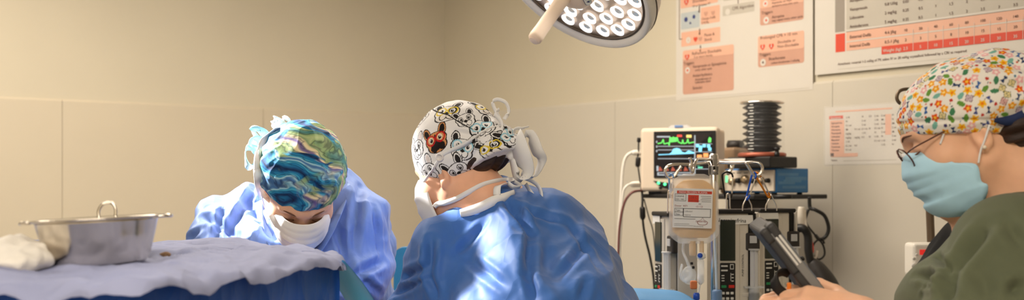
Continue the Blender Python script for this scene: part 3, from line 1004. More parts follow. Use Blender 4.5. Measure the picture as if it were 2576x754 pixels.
    for px, py, rot, k, st in dogs:
        c0 = H.loc(cs0(px, py, 0.0)); n0 = NV[np.argmin(((V - c0) ** 2).sum(1))]
        B0 = np.array((0, 0, 1.)) - n0 * n0[2]; B0 /= np.linalg.norm(B0); A0 = np.cross(B0, n0)
        D0 = V - c0; okm = (np.linalg.norm(D0, axis=1) < .06) & (NV @ n0 > .15)
        P.a = np.where(okm, D0 @ A0, 9.0); P.b = np.where(okm, D0 @ B0, 9.0)
        paint_dog(P, 0, 0, rot, k * 1.06, st)
    def px2(px, py):
        q = H.loc(cs0(px, py, 0.0)); return q[1], q[2]
    # mirrored look: y axis runs towards the face, so on this side left in the picture is +y
    # seam line over the crown
    d = np.abs((z - (.118 - .45 * (.05 - y))))
    for (ax_, az), (bx, bz) in ((px2(1078, 272), px2(1130, 290)), (px2(1130, 290), px2(1188, 325))):
        ab = np.array((bx - ax_, bz - az)); q = np.stack((y - ax_, z - az), 1); tt = np.clip((q @ ab) / (ab @ ab), 0, 1)
        P.c[np.linalg.norm(q - tt[:, None] * ab, axis=1) < .0012] = INK[:3]
    CAPM = mat('dog_print_cotton', (1, 1, 1, 1), .8, attr=True, bump=.2, bscale=300, bdist=.0005, spec=.2)
    capV, capF = V, Fq
    cp = mesh_np('scrub_cap', H.c + H.k * (V @ H.R), Fq, [CAPM], parent=root, col=P.c)
    cp['label'] = 'white scrub cap printed with bulldog faces wearing glasses'
    capn = snapper([(H.c + H.k * (V @ H.R), Fq)], H.c)
    b0 = capn(1107, 395, .0); nb = b0 - (H.c + H.R[2] * .05); mb = MB(); mb.lathe([(.001, -.001), (.0085, 0), (.0095, .002), (.0085, .0045), (.006, .005), (.0055, .0035), (.001, .0035)], b0, nb, 24)
    mb.build('mask_button', mat('white_plastic_button', srgb(232, 226, 222), .35, bump=.02, bscale=50), cp)
    # hair at the nape
    G = Grid.uniform((-.11, -.17, -.09), (.11, .03, .06), .003)
    G.ell((0, -.066, .008), (.068, .052, .034), None, 0); G.ell((0, -.098, .012), (.048, .035, .028), None, .02)
    V, Fq = G.mesh(1); N = normals(V, Fq)
    V = V + N * (.003 * np.sin(V[:, 0] * 240 + 8 * pnoise(V * 18)))[:, None]
    mesh_np('hair', H.c + H.k * (V @ H.R), Fq, [HAIR], parent=root)
    mb = MB()
    for i in range(7):
        u = i / 6
        mb.tube([W(1170 + 8 * i, 418, 2.335), W(1163 + 9 * i, 438 + 4 * math.sin(i * 2), 2.338), W(1166 + 10 * i, 462 - 10 * u, 2.35)], [.0015, .001, .0004], 6, smoothpath=4)
    # bows of the cap
    mb = MB()
    Yk = 2.36
    for pts, ws in (([(1290, 385, Yk), (1296, 345, 2.33), (1310, 380, 2.31), (1322, 430, 2.32), (1302, 444, 2.33), (1288, 400, 2.34)], [.018, .040, .058, .050, .030, .018]),
                    ([(1290, 375, Yk), (1330, 340, 2.34), (1352, 380, 2.33), (1362, 405, 2.34), (1345, 440, 2.35), (1318, 442, 2.36), (1320, 425, 2.37)], [.016, .034, .038, .026, .022, .020, .014]),
                    ([(1285, 370, Yk), (1290, 330, 2.35), (1315, 322, 2.34), (1330, 318, 2.34)], [.012, .016, .016, .010])):
        mb.ribbon([W(*q) for q in pts], .02, (.5, -.75, .25), th=.0016, widths=ws)
    mb.ell(W(1288, 382, Yk - .012), (.014, .012, .018))
    mb.build('cap_bow', WHITE_TIE, root)
    mb = MB()
    for pts, w in (([(1258, 300, 2.37), (1240, 262, 2.36), (1250, 250, 2.355), (1272, 258, 2.35), (1280, 280, 2.35), (1268, 300, 2.36)], .008), ([(1280, 392, 2.345), (1262, 350, 2.33), (1262, 310, 2.335), (1246, 285, 2.345), (1256, 275, 2.35)], .010),
                   ([(1262, 318, 0), (1225, 328, 0), (1180, 355, 0), (1140, 375, 0), (1112, 391, 0)], .009)):
        mb.ribbon([W(*q) if q[2] else capn(q[0], q[1], .002) for q in pts], w, (.4, -.5, .8), th=.0014)
    mb.build('cap_tie', WHITE_TIE, root)
    # mask
    V, Fq = mask_sheet(H, [(.022, .110, .050, .060, -.014), (.004, .124, .066, .048, -.010), (-.025, .130, .071, .050, -.004), (-.060, .128, .070, .048, .000), (-.095, .120, .062, .048, .004), (-.120, .104, .056, .040, .010), (-.132, .078, .050, .030, .016)],
                       pleats=((.3, .004), (.45, .004), (.6, .004)))
    mk = mesh_np('face_mask', V, Fq, [WHITE_MASK], parent=root)
    mb = MB()
    near = snapper([(bodyV, bodyF), (H.c + H.k * (capV @ H.R), capF), (V, Fq)], H.c)
    mb.ribbon([near(*q) for q in ((1107, 397), (1094, 420), (1080, 440), (1070, 458))], .006, (.8, -.3, .5), th=.0012)
    mb.build('mask_loop', WHITE_TIE, mk); mb = MB()
    mb.ribbon([near(*q) for q in ((1090, 522), (1104, 512), (1122, 508), (1150, 499), (1180, 484), (1215, 466), (1250, 457), (1275, 455))] + [W(1290, 452, 2.345)], .011, (.2, -.3, 1), th=.0012)
    mb.build('mask_tie', WHITE_TIE, mk); mb = MB()
    mb.ribbon([W(1290, 452, 2.345), W(1320, 448, 2.34), W(1352, 465, 2.34), W(1362, 490, 2.34), W(1357, 505, 2.34), W(1342, 492, 2.345), W(1322, 462, 2.35)], .011, (.4, -.7, .5), th=.0012)
    mb.ribbon([W(1290, 455, 2.345), W(1268, 462, 2.325), W(1252, 470, 2.315), W(1250, 490, 2.31)], .016, (.8, -.2, .3), th=.0012)
    mb.ribbon([W(1290, 455, 2.345), W(1310, 468, 2.33), W(1292, 470, 2.32), W(1278, 460, 2.325)], .012, (.4, -.7, .5), th=.0012)
    mb.build('mask_tie_bow', WHITE_TIE, mk)
    # white neckband of the under gown
    near2 = snapper([(bodyV, bodyF), (gownV, gownF)], H.c, .45)
    mb = MB()
    mb.ribbon([near2(*q, .004) for q in ((1160, 538), (1185, 529), (1215, 518), (1245, 506), (1270, 496), (1292, 487))], .020, (.15, -.1, 1), th=.003, widths=[.016, .020, .020, .020, .018, .012])
    mb.build('undershirt_collar', WHITE_TIE, root)
    hb = mat('brown_brow_hair', srgb(104, 66, 46), .7)
    for q in (-1, 1):
        mb = MB(); mb.tube(H.pts([(q * .016, .1025, .032), (q * .030, .099, .038), (q * .047, .087, .036)]), [.0012, .0018, .0008], 8, smoothpath=5); mb.build('eyebrow', hb, root)
        mb = MB(); mb.tube(H.pts([(q * .020, .0935, .0045), (q * .032, .0975, .001), (q * .047, .087, .0045)]), [.001, .0022, .001], 8, smoothpath=5); mb.build('eyelashes', hb, root)
    shoes(root, feet, toe, SHOE, SOLE)
    G = Grid.uniform((-.2, 2.05, .06), (.32, 2.45, .55), .012)
    for h, f in zip(hips, feet): G.cap((h[0], h[1], .5), (f[0], f[1], .08), .085, .075, .01)
    V, Fq = G.mesh(1); mesh_np('trousers', V, Fq, [TROUSER], parent=root)
    return root


# ---------------------------------------------------------------- nurse in profile on the right
def nurse():
    _R = frame(-107, 23, 0); H = Head(W(2452, 332, 1.79) + _R[0] * .080, _R, 1.0)
    root = thing('person', 'person in olive green scrub top, pale blue mask and flowery cap, holding a tablet', 'person', (.93, 1.88, 0))
    c7 = W(2605, 482, 1.88)
    SN, SF = W(2545, 640, 1.73), W(2500, 640, 2.02)
    EN, EF = W(2425, 905, 1.68), W(2330, 850, 2.06)
    HN, HF = W(2172, 792, 1.72), W(2112, 778, 1.83)
    pel = np.array((.93, 1.88, .92))
    hips = [(.93, 1.79, .88), (.93, 1.97, .88)]; feet = [(.94, 1.78, 0), (.95, 1.99, 0)]; toe = (-1, 0)
    G = Grid(axis(.40, 1.18, .43, .93, .0030, .009), axis(1.52, 2.22, 1.66, 1.97, .0030, .009), axis(0, 1.66, 1.105, 1.60, .0030, .012))
    add_head(G, H, True)
    G.chain([H.p(0, -.02, -.045), H.p(0, -.045, -.095), c7 + (-.02, 0, -.03)], [.057, .054, .062], .03)
    G.cap(H.p(0, .01, -.075), c7 + (-.08, 0, -.08), .042, .055, .03)
    G.cap(c7 + (0, 0, -.06), SN, .05, .05, .06); G.cap(c7 + (0, 0, -.06), SF, .05, .05, .06)
    G.chain([c7 + (-.02, 0, -.1), (c7 + pel) / 2, pel], [.09, .12, .13], .05)
    for S, E_, Hd in ((SN, EN, HN), (SF, EF, HF)):
        G.cap(S, E_, .046, .040, .02); G.cap(E_, Hd, .040, .026, .02)
    add_hand(G, HN, (-1, .35, .12), (-.2, -.75, .65), (-.25, .35, .9), .98, curl=(25, 35, 30))
    add_hand(G, HF, (-.9, -.15, .28), (.25, -.25, .95), (-.3, -.9, .2), .98, curl=(28, 48, 40), thumb=(.85, .35, .05))
    add_legs(G, hips, feet, toe)
    V, Fq = G.mesh(1)
    mesh_np('body', V, Fq, [SK], parent=root)
    # black undershirt whose front shows beyond the scrub top
    G = Grid.uniform((.60, 1.74, 1.0), (.95, 2.12, 1.36), .006)
    G.chain([W(2478, 565, 1.93), W(2448, 640, 1.94), W(2400, 730, 1.94)], [.040, .062, .078], .03)
    G.cap(W(2480, 560, 1.88), W(2520, 610, 1.9), .05, .07, .03)
    V, Fq = G.mesh(2); V = folds(V, Fq, 1, [((.3, 0, 1), 16, .4, .004, 1.1)])
    us = mesh_np('undershirt', V, Fq, [BLACKC], parent=root); us['label'] = 'black undershirt front'
    # scrub top
    G = Grid(axis(.55, 1.25, .60, .97, .0045, .010), axis(1.54, 2.22, 1.60, 1.92, .0045, .010), axis(.70, 1.42, 1.13, 1.40, .0045, .012))
    G.chain([c7 + (.02, 0, -.085), (c7 + pel) / 2 + (.0, 0, .05), pel, pel + (0, 0, -.15)], [.105, .165, .17, .19], .05)
    G.cap(c7 + (.005, -.01, -.052), SN + (.01, .01, 0), .062, .088, .04); G.cap(c7 + (.005, .01, -.052), SF + (.03, 0, 0), .062, .08, .04)
    G.cap(W(2545, 640, 1.80), W(2585, 555, 1.86), .068, .066, .04)
    G.cap(SN, EN + (SN - EN) * .20, .090, .088, .028)
    G.cap(SF, EF + (SF - EF) * .3, .076, .072, .03)
    G.ell(W(2395, 800, 1.84), (.085, .13, .110), None, .035)
    G.ell(W(2478, 705, 1.84), (.06, .12, .10), None, .04)
    V, Fq = G.mesh(2)
    V = crumple(V, Fq, [((.8, .1, .5), 6, .016, 5.4, .05), ((-.4, .1, .9), 9, .011, 2.1, .03), ((.7, .1, -.7), 15, .005, 7.1, .0)]); V = lap(lap(V, Fq, .5), Fq, .5)
    V = creases(V, Fq, [((2480, 570), (2400, 680), .016, .020), ((2400, 680), (2382, 752), .014, .020), ((2350, 630), (2392, 690), .009, .015), ((2300, 690), (2392, 700), .009, .015), ((2320, 712), (2388, 722), .008, .012), ((2530, 555), (2575, 620), .014, .010), ((2540, 735), (2575, 715), .012, .014), ((2340, 705), (2315, 752), .005, .006), ((2470, 690), (2490, 752), .016, .008)])
    V = lap(V, Fq, .4)
    top = mesh_np('scrub_top', V, Fq, [GREEN], parent=root)
    # collar binding
    # cap
    G = Grid.uniform((-.13, -.24, -.09), (.13, .14, .18), .0016)
    G.ell((0, -.018, .046), (.096, .120, .083), None, 0)
    G.ell((0, -.10, .024), (.072, .095, .060), None, .03)
    G.ell((0, -.16, -.005), (.05, .06, .045), None, .03)
    G.cut((0, .10, .040), (0, .42, -1), .004)
    G.cut((0, -.05, -.026), (0, .30, -1), .006)
    V, Fq = G.mesh(2); N = normals(V, Fq)
    kn = np.array((0, -.17, .01)); ang = np.arctan2(V[:, 2] - kn[2], V[:, 1] - kn[1]); dist = np.linalg.norm(V - kn, axis=1)
    g = np.clip((V[:, 2] - .035 - .42 * (V[:, 1] - .1)) / .02, 0, 1)
    dsp = .0062 * np.sin(ang * 15 + 1.2 * pnoise(V * 12)) * np.exp(-(dist / .17) ** 2) + .003 * pnoise(V * 22) + .0012 * pnoise(V * 60)
    V = V + N * (dsp * g)[:, None]
    # rolled band at the brim
    bz = .040 + .42 * (V[:, 1] - .10)
    band = np.exp(-((V[:, 2] - bz - .022) / .004) ** 2)
    V = V - N * (.0025 * band * (V[:, 1] > -.03))[:, None]
    P = paint_motifs(V, normals(V, Fq))
    CAPM = mat('motif_print_cotton', (1, 1, 1, 1), .8, attr=True, bump=.2, bscale=300, bdist=.0005, spec=.2)
    cp = mesh_np('scrub_cap', H.c + H.k * (V @ H.R), Fq, [CAPM], parent=root, col=P)
    cp['label'] = 'white scrub cap with small orange, yellow, pink and green flower print'
    near = snapper([(H.c + H.k * (V @ H.R), Fq)], H.c)
    mb = MB(); mb.ribbon([near(2500, 300), near(2525, 302), near(2550, 298), near(2574, 286)], .018, (.1, -.1, 1), th=.003, widths=[.006, .014, .016, .014])
    mb.build('cap_band', mat('navy_elastic_band', srgb(28, 44, 84), .8, bump=.3, bscale=200), cp)
    # hair
    G = Grid.uniform((-.12, -.20, -.10), (.12, .02, .08), .0028)
    G.ell((0, -.070, -.012), (.074, .060, .05), None, 0); G.ell((0, -.115, -.020), (.055, .05, .045), None, .025)
    V, Fq = G.mesh(1); N = normals(V, Fq)
    V = V + N * (.0028 * np.sin(V[:, 2] * 330 + 30 * V[:, 1] + 9 * pnoise(V * 15)))[:, None]
    mesh_np('hair', H.c + H.k * (V @ H.R), Fq, [HAIR], parent=root)
    # mask
    V, Fq = mask_sheet(H, [(.012, .107, .050, .056, -.022), (-.006, .120, .066, .052, -.016), (-.024, .125, .071, .050, -.010), (-.044, .122, .074, .016, -.002), (-.062, .117, .074, .018, .0), (-.079, .109, .071, .022, .0), (-.083, .117, .072, .012, -.002), (-.098, .110, .065, .018, .0), (-.112, .096, .055, .030, .0), (-.121, .074, .044, .036, .0)],
                       pleats=((.22, .006), (.32, .006), (.43, .005)), wob=.001)
    V = V + normals(V, Fq) * (.0020 * (ridge(V * 26 + 4) - .4))[:, None] * np.where(np.arange(len(V)) < len(V) // 2, 1, -1)[:, None]
    mk = mesh_np('face_mask', V, Fq, [BLUE_MASK], parent=root)
    mb = MB()
    mb.ribbon(H.pts([(-.036, .090, -.004), (-.020, .1065, .003), (0, .1135, .006), (.020, .1065, .003), (.036, .090, -.004)]), .014, H.R[2] - .4 * H.R[1], th=.0012)
    mb.build('nose_strip', WHITE_MASK, mk)
    for q in (-1, 1):
        mb = MB()
        mb.tube(H.pts([(q * .067, .054, .003), (q * .074, .040, .020), (q * .079, .024, .042)]), .0018, 8, smoothpath=6)
        mb.build('ear_loop', WHITE_TIE, mk); mb = MB()
        mb.tube(H.pts([(q * .077, .014, -.048), (q * .079, .004, -.032), (q * .083, -.008, -.018), (q * .087, -.024, .002)]), .0018, 8, smoothpath=6)
        mb.build('ear_loop', WHITE_TIE, mk)
    # glasses
    GM = mat('brown_metal_frame', srgb(96, 62, 52), .3, .7, bump=.02, bscale=60)
    gl = None
    mb = MB()
    mb.tube(H.pts([(-.012, .114, .006), (-.004, .118, .010), (.004, .118, .010), (.012, .114, .006)]), .0012, 8, smoothpath=4)
    gl = mb.build('glasses', GM, root)
    LENS = mat('clear_lens', (1, 1, 1, 1), .03, trans=1.0, ior=1.1, spec=.4, bump=.005, bscale=5)
    for q in (-1, 1):
        mb = MB(); cen = np.array((q * .034, .110, .002)); A = np.array((1, -q * .22, 0)); Bv = np.array((0, .25, 1.)); 
        loop = [H.p(cen + A * .024 * math.cos(a) + Bv * .019 * math.sin(a)) for a in (2 * PI * i / 28 for i in range(28))]
        mb.tube(loop, .0013, 8, closed=True); mb.build('rim', GM, gl)
        mb = MB(); n = np.cross(A, Bv); n /= np.linalg.norm(n)
        mb.prism(circle(0, 0, .0235, 28, .0185), H.p(cen), A @ H.R * H.k, Bv @ H.R * H.k, n @ H.R, .0012); mb.build('lens', LENS, gl)
        mb = MB(); mb.tube(H.pts([(q * .057, .105, .010), (q * .070, .092, .014), (q * .078, .04, .020), (q * .082, -.005, .030), (q * .082, -.02, .02)]), .0013, 8, smoothpath=4); mb.build('temple_arm', GM, gl)
    mb = MB(); mb.ell(H.p(-.0875, -.003, -.028), (.0034, .0034, .0034)); mb.build('earring', mat('pearl', srgb(240, 225, 205), .2, bump=.01, bscale=10), root)
    hb = mat('brown_brow_hair', srgb(104, 66, 46), .7)
    for q in (-1, 1):
        mb = MB(); mb.tube(H.pts([(q * .014, .1035, .030), (q * .030, .100, .036), (q * .049, .087, .034)]), [.0012, .0020, .0008], 8, smoothpath=5); mb.build('eyebrow', hb, root)
        mb = MB(); mb.tube(H.pts([(q * .020, .0935, .0045), (q * .034, .0965, .001), (q * .048, .086, .0045)]), [.001, .0020, .001], 8, smoothpath=5); mb.build('eyelashes', hb, root)
    shoes(root, feet, toe, SHOE, SOLE)
    G = Grid.uniform((.74, 1.62, .06), (1.12, 2.16, 1.0), .012)
    for h, f in zip(hips, feet): G.cap((h[0], h[1], .90), (f[0], f[1], .08), .105, .075, .02)
    V, Fq = G.mesh(1); mesh_np('trousers', V, Fq, [GREEN], parent=root)
    return root


def paint_motifs(V, N):
    rs = np.random.RandomState(11)
    base = np.array(srgb(238, 232, 222)[:3])
    C_ = np.tile(base, (len(V), 1))
    # scattered centres on the surface
    order = rs.permutation(len(V)); pts = []
    cell = {}; rmin = .0118
    for i in order[:30000]:
        p = V[i]; key = tuple(np.floor(p / rmin).astype(int)); ok = True
        for a in (-1, 0, 1):
            for b in (-1, 0, 1):
                for c in (-1, 0, 1):
                    for j in cell.get((key[0] + a, key[1] + b, key[2] + c), ()):
                        if ((V[j] - p) ** 2).sum() < rmin * rmin: ok = False; break
                    if not ok: break
                if not ok: break
            if not ok: break
        if ok: cell.setdefault(key, []).append(i); pts.append(i)
    pal = {'flower': [((240, 160, 20), (255, 222, 140)), ((246, 190, 40), (240, 130, 20)), ((226, 90, 26), (250, 190, 60)), ((236, 176, 176), (252, 230, 220))],
           'leaf': [((70, 130, 92),), ((120, 178, 162),), ((104, 150, 60),)], 'bow': [((52, 96, 160),), ((70, 80, 140),), ((40, 60, 100),)],
           'bud': [((222, 205, 150), (80, 90, 60)), ((214, 170, 165), (150, 90, 80)), ((230, 214, 176), (110, 100, 70)), ((200, 180, 190), (120, 90, 100))], 'dot': [((190, 50, 36),), ((70, 60, 110),)]}
    for i in pts:
        p, n = V[i], N[i]
        m = np.where((np.abs(V - p) < .0085).all(1))[0]
        A, B, _ = basis(n); an = rs.rand() * 6.28
        q = V[m] - p; a = q @ A; b = q @ B
        a, b = a * math.cos(an) + b * math.sin(an), -a * math.sin(an) + b * math.cos(an)
        r = np.hypot(a, b); th = np.arctan2(b, a)
        kind = rs.choice(['flower', 'leaf', 'bow', 'bud', 'dot'], p=[.42, .15, .13, .22, .08])
        cs = [np.array(srgb(*c)[:3]) for c in pal[kind][rs.randint(len(pal[kind]))]]
        if kind == 'flower':
            C_[m[r < .0059 + .0012 * np.cos(th * 5)]] = cs[0]; C_[m[r < .0024]] = cs[1]
        elif kind == 'leaf': C_[m[((a / .0068) ** 2 + (b / .0040) ** 2) < 1]] = cs[0]
        elif kind == 'bow':
            C_[m[(np.abs(b) < .0008 + .55 * np.abs(a)) & (np.abs(a) < .0056)]] = cs[0]
        elif kind == 'bud':
            C_[m[r < .0062 + .0008 * np.cos(th * 4)]] = cs[1]; C_[m[r < .0052 + .0008 * np.cos(th * 4)]] = cs[0]; C_[m[(np.hypot(np.abs(a) - .0017, b) < .0008)]] = cs[1]
        else: C_[m[r < .0028]] = cs[0]
    for i in order[30000:30700]:      # tiny specks between
        p = V[i]; m = np.where((np.abs(V - p) < .0014).all(1))[0]
        if abs(C_[m] - base).max() < .01: C_[m] = np.array(srgb(*[(60, 50, 80), (200, 80, 40), (70, 120, 150), (60, 70, 50)][i % 4])[:3])
    return C_
# ================================================================== ROOM
CORNER = np.array((-.383, 6.3, 0.))
DL = np.array((-1.39, -1., 0.)); DL /= np.linalg.norm(DL)     # left wall runs this way from the corner
DR = np.array((.746, -1., 0.)); DR /= np.linalg.norm(DR)      # right wall
NL = np.array((-DL[1], DL[0], 0.)) if False else np.array((.746, -1., 0.)) / np.linalg.norm((.746, -1.))
NR = np.array((-1., -.746, 0.)) / np.linalg.norm((1., .746))
ZU = np.array((0, 0, 1.))
CEIL = 2.75


def wr(px, py, off=0.0):
    """(s, z) on the right wall plane, OFF metres in front of it"""
    a = (px - HX) / F
    c = CORNER + NR * off
    s = (a * c[1] - c[0]) / (DR[0] - a * DR[1])
    p = c + DR * s
    return s, EYE + (HY - py) * p[1] / F


def wl(px, py, off=0.0):
    a = (px - HX) / F
    c = CORNER + NL * off
    s = (a * c[1] - c[0]) / (DL[0] - a * DL[1])
    p = c + DL * s
    return s, EYE + (HY - py) * p[1] / F


def room():
    wallm = mat('painted_wall_panel', srgb(206, 196, 174), .55, var=.02, vscale=2.2, bump=.06, bscale=14, bdist=.004, spec=.3)
    wains = mat('painted_lower_panel', srgb(206, 194, 172), .55, var=.02, vscale=2.2, bump=.06, bscale=14, bdist=.004, spec=.3)
    flo = mat('grey_vinyl_floor', srgb(150, 150, 146), .35, var=.06, vscale=6, bump=.05, bscale=60)
    cei = mat('white_ceiling', srgb(236, 234, 230), .8, var=.02, vscale=3, bump=.05, bscale=30)
    L, R = 5.6, 6.0
    th = .12
    A, B = CORNER, CORNER + DL * L
    C2 = CORNER + DR * R
    D2 = C2 + DL * L
    def wallbox(name, p, d, ln, n, z0, z1, t, m, off=0.0):
        mb = MB(); o = p + n * off
        mb.prism([(0, z0), (ln, z0), (ln, z1), (0, z1)], o, d, ZU, -n, t, 0)
        return tag(mb.build(name, m), kind='structure')
    wallbox('wall_left', A - DL * th, DL, L + th, NL, 0, CEIL, th, wallm)
    wallbox('wall_right', A, DR, R, NR, 0, CEIL, th, wallm)
    wallbox('wall_rear', C2, DL, L, -DR, 0, CEIL, th, wallm)
    wallbox('wall_near', B, DR, R, -DL, 0, CEIL, th, wallm)
    # lower panels stand a few millimetres proud with a bevelled upper edge and open joints
    zt = 1.742
    wains2 = mat('painted_grey_lower_panel', srgb(203, 195, 180), .55, var=.02, vscale=2.2, bump=.06, bscale=14, bdist=.004, spec=.3)
    def panel(name, c, d, n, ln, joints, wains=wains):
        mb = MB()
        js = [0.0] + joints + [ln]
        for a, b in zip(js[:-1], js[1:]):
            mb.prism([(0, .10), (.0115, .10), (.0115, zt - .009), (.002, zt), (0, zt)], c + d * (a + .001), n, ZU, d, b - a - .002)
        return tag(mb.build(name, wains), kind='structure')
    panel('trim_1', CORNER, DL, NL, L, [wl(660, 400)[0], wl(155, 400)[0], 4.3])
    panel('trim_2', CORNER, DR, NR, R, [1.45, 2.66, 4.3], wains2)
    for nm, c, d, n, ln in (('baseboard_left', CORNER, DL, NL, L), ('baseboard_right', CORNER, DR, NR, R)):
        mb = MB(); mb.prism([(0, 0), (.014, 0), (.014, .09), (.008, .10), (0, .10)], c, n, ZU, d, ln)
        tag(mb.build(nm, wains), kind='structure')
    for nm, z, t, m in (('floor', -.1, .1, flo), ('ceiling', CEIL, .1, cei)):
        mb = MB(); e = th
        P4 = [A, B, D2, C2]
        ctr = sum(P4) / 4
        P4 = [ctr + (p - ctr) * 1.06 for p in P4]
        V = [p + ZU * z for p in P4] + [p + ZU * (z + t) for p in P4]
        mb.add(V, [(0, 1, 2, 3), (7, 6, 5, 4), (0, 4, 5, 1), (1, 5, 6, 2), (2, 6, 7, 3), (3, 7, 4, 0)], 0, False)
        tag(mb.build(nm, m), kind='structure')


# ------------------------------------------------------------------ posters on the right wall
def on_wall(off):
    o = CORNER + NR * off
    return o, DR, ZU


def posters():
    paper = mat('white_poster_paper', srgb(212, 205, 194), .45, var=.01, vscale=10, bump=.05, bscale=18, bdist=.002)
    salmon = mat('salmon_print', srgb(226, 174, 148), .5, var=.02, vscale=20)
    rose = mat('dusty_rose_print', srgb(200, 152, 130), .5, var=.02, vscale=20)
    red = mat('vermilion_print', srgb(214, 72, 46), .5, var=.02, vscale=20)
    orange = mat('coral_print', srgb(236, 120, 88), .5, var=.02, vscale=20)
    grey = mat('grey_print', srgb(190, 182, 168), .5, var=.02, vscale=20)
    dgrey = mat('taupe_print', srgb(150, 140, 128), .5, var=.02, vscale=20)
    bgrey = mat('blue_grey_print', srgb(182, 188, 188), .5, var=.02, vscale=20)
    ink = mat('brown_black_ink', srgb(92, 66, 56), .6, var=.02, vscale=20)
    blue = mat('navy_ink', srgb(56, 66, 120), .6, var=.02, vscale=20)
    MS = [paper, salmon, rose, red, orange, grey, dgrey, bgrey, ink, blue]
    PAPER, SAL, ROSE, RED, ORG, GREY, DG, BG, INKM, BLU = range(10)

    def sheet(name, label, z0, s0, s1, z1, draw):
        mb = MB()
        O, ax, az = on_wall(.0125)
        mb.prism([(s0, z0), (s1, z0), (s1, z1), (s0, z1)], O, ax, az, -NR, .0035, PAPER)
        lay = [0]
        def q(x0, y0, x1, y1, m, r=0.004, lv=1):
            O2 = O + NR * (.0004 * lv)
            sa, za = wr(x0, y0, .0125); sb, _ = wr(x1, y0, .0125); _, zb = wr(x0, y1, .0125)
            sa, sb = min(sa, sb), max(sa, sb); za, zb = min(za, zb), max(za, zb)
            mb.flat(rrect(sa, za, sb, zb, min(r, (sb - sa) / 2.1, (zb - za) / 2.1)), O2, ax, az, m)
        def t(x, y, txt, hpx, m=INKM, al='LEFT', st=1.0, lv=2):
            s, z = wr(x, y, .0125)
            mb.text(txt, O + NR * (.0004 * lv) + ax * s + az * z, ax, az, hpx * (CORNER + DR * s)[1] / F * 1.35, m, al, st, .006)
        def shape(x, y, rpx, m, pts, lv=3):
            s, z = wr(x, y, .0125); k = rpx * (CORNER + DR * s)[1] / F
            mb.flat([(s + a * k, z + b * k) for a, b in pts], O + NR * (.0004 * lv), ax, az, m)
        draw(q, t, shape)
        o = mb.build(name, MS)
        tag(o, label, 'poster')
        return o

    heart = [(0, -1), (.55, -.45), (.95, .15), (.95, .6), (.6, .9), (.25, .8), (0, .45), (-.25, .8), (-.6, .9), (-.95, .6), (-.95, .15), (-.55, -.45)]
    bolt = [(-.15, .5), (.25, .5), (.05, .1), (.3, .1), (-.2, -.7), (-.02, -.1), (-.28, -.1)]
    disc = circle(0, 0, 1, 18)

    def flow(q, t, sh):
        def heart_(x, y, r=8): sh(x, y, r, RED, heart); sh(x, y, r, PAPER, bolt, 4)
        # left column.  pixel rows fall to the left, so each box gets the row of its own left edge
        q(1712, 22, 1806, -34, SAL); heart_(1727, 6, 8); t(1742, 8, 'Shockable', 9); t(1742, 19, 'VF or Pulseless VT', 6)
        q(1713, 75, 1760, 34, BG); sh(1726, 49, 6, BLU, disc); sh(1746, 42, 5, BLU, disc); sh(1737, 58, 3, BLU, disc)
        q(1763, 62, 1811, 20, SAL); sh(1776, 35, 7, ROSE, heart); sh(1794, 33, 7, ROSE, heart); t(1765, 51, 'Charge Defib', 6.5); t(1765, 60, '2-4 J/kg', 6)
        q(1714, 118, 1812, 82, SAL); sh(1732, 101, 8, PAPER, disc); t(1732, 104, '1', 7, RED, 'CENTER', lv=4); sh(1750, 99, 7, RED, heart); sh(1762, 98, 7, ROSE, heart); t(1772, 92, 'Pause &', 8); t(1772, 104, 'Shock', 8)
        for x, y in ((1759, 20), (1760, 76), (1762, 118)): q(x - 1, y + 12, x + 1.5, y - 4, INKM, 0); sh(x, y + 9, 4, INKM, [(0, -1), (.8, .5), (-.8, .5)])
        q(1704.5 + 4, 98, 1710, -30, INKM, 0); q(1709, 100, 1717, 98, INKM, 0)
        q(1718, 238, 1846, 128, ROSE, .01); q(1718, 151, 1846, 128, SAL, .008, 2); heart_(1729, 144, 8)
        t(1741, 139, 'Refractory Shockable', 8.5, lv=3); t(1746, 147, '3 or more shocks', 6.5, lv=3)
        t(1720, 164, 'Triggers', 8, lv=3); sh(1730, 177, 8, PAPER, disc); sh(1730, 177, 3, RED, disc, 4)
        for y, tx, h in ((171, 'Vasopressin or Epinephrine', 7.5), (179, 'every other cycle', 6), (194, 'Antiarrhythmics', 7.5), (203, 'Amiodarone or', 6.5), (210, 'Lidocaine slow', 6.5), (225, 'Esmolol', 7.5)): t(1743 if h > 7 else 1749, y, tx, h, lv=3)
        # middle
        q(1818, 41, 1898, 16, GREY); sh(1831, 30, 8, PAPER, disc); t(1842, 26, 'CPR Algorithm', 8.5)
        q(1820, 3, 1906, -40, GREY); q(1856, 9, 1858, -4, INKM, 0)
        # right column
        q(1912, 65, 2022, -60, ROSE, .01); q(1912, 22, 2022, -60, SAL, .008, 2); sh(1926, 9, 8, PAPER, disc); sh(1926, 9, 3, RED, disc, 4)
        t(1940, 3, 'Non-Shockable Rhythm', 8, lv=3); t(1942, 11, 'Asystole or PEA', 7, lv=3); t(1942, 18, 'epinephrine every other cycle', 5, lv=3)
        t(1916, 37, 'Triggers', 8, lv=3); sh(1928, 51, 9, PAPER, disc); sh(1928, 51, 3, RED, disc, 4); t(1942, 47, 'Atropine', 8, lv=3); t(1942, 55, 'may repeat every other cycle', 6, lv=3)
        q(1907, 170, 2023, 92, ROSE, .01); q(1907, 134, 2023, 92, SAL, .008, 2)
        t(1913, 100, 'Prolonged CPR > 10 min', 8.5, lv=3); heart_(1919, 119, 8); heart_(1941, 117, 8); t(1956, 110, 'Shockable or', 8, lv=3); t(1956, 121, 'Non-Shockable', 8, lv=3)
        t(1911, 142, 'Triggers', 8, lv=3); sh(1920, 157, 9, PAPER, disc); sh(1920, 157, 3, INKM, disc, 4); t(1934, 152, 'Bicarbonate', 8, lv=3); t(1940, 161, 'sodium bicarbonate 1 mEq/kg', 5.5, lv=3)
        q(1712, 249, 2036, 248, GREY, 0)

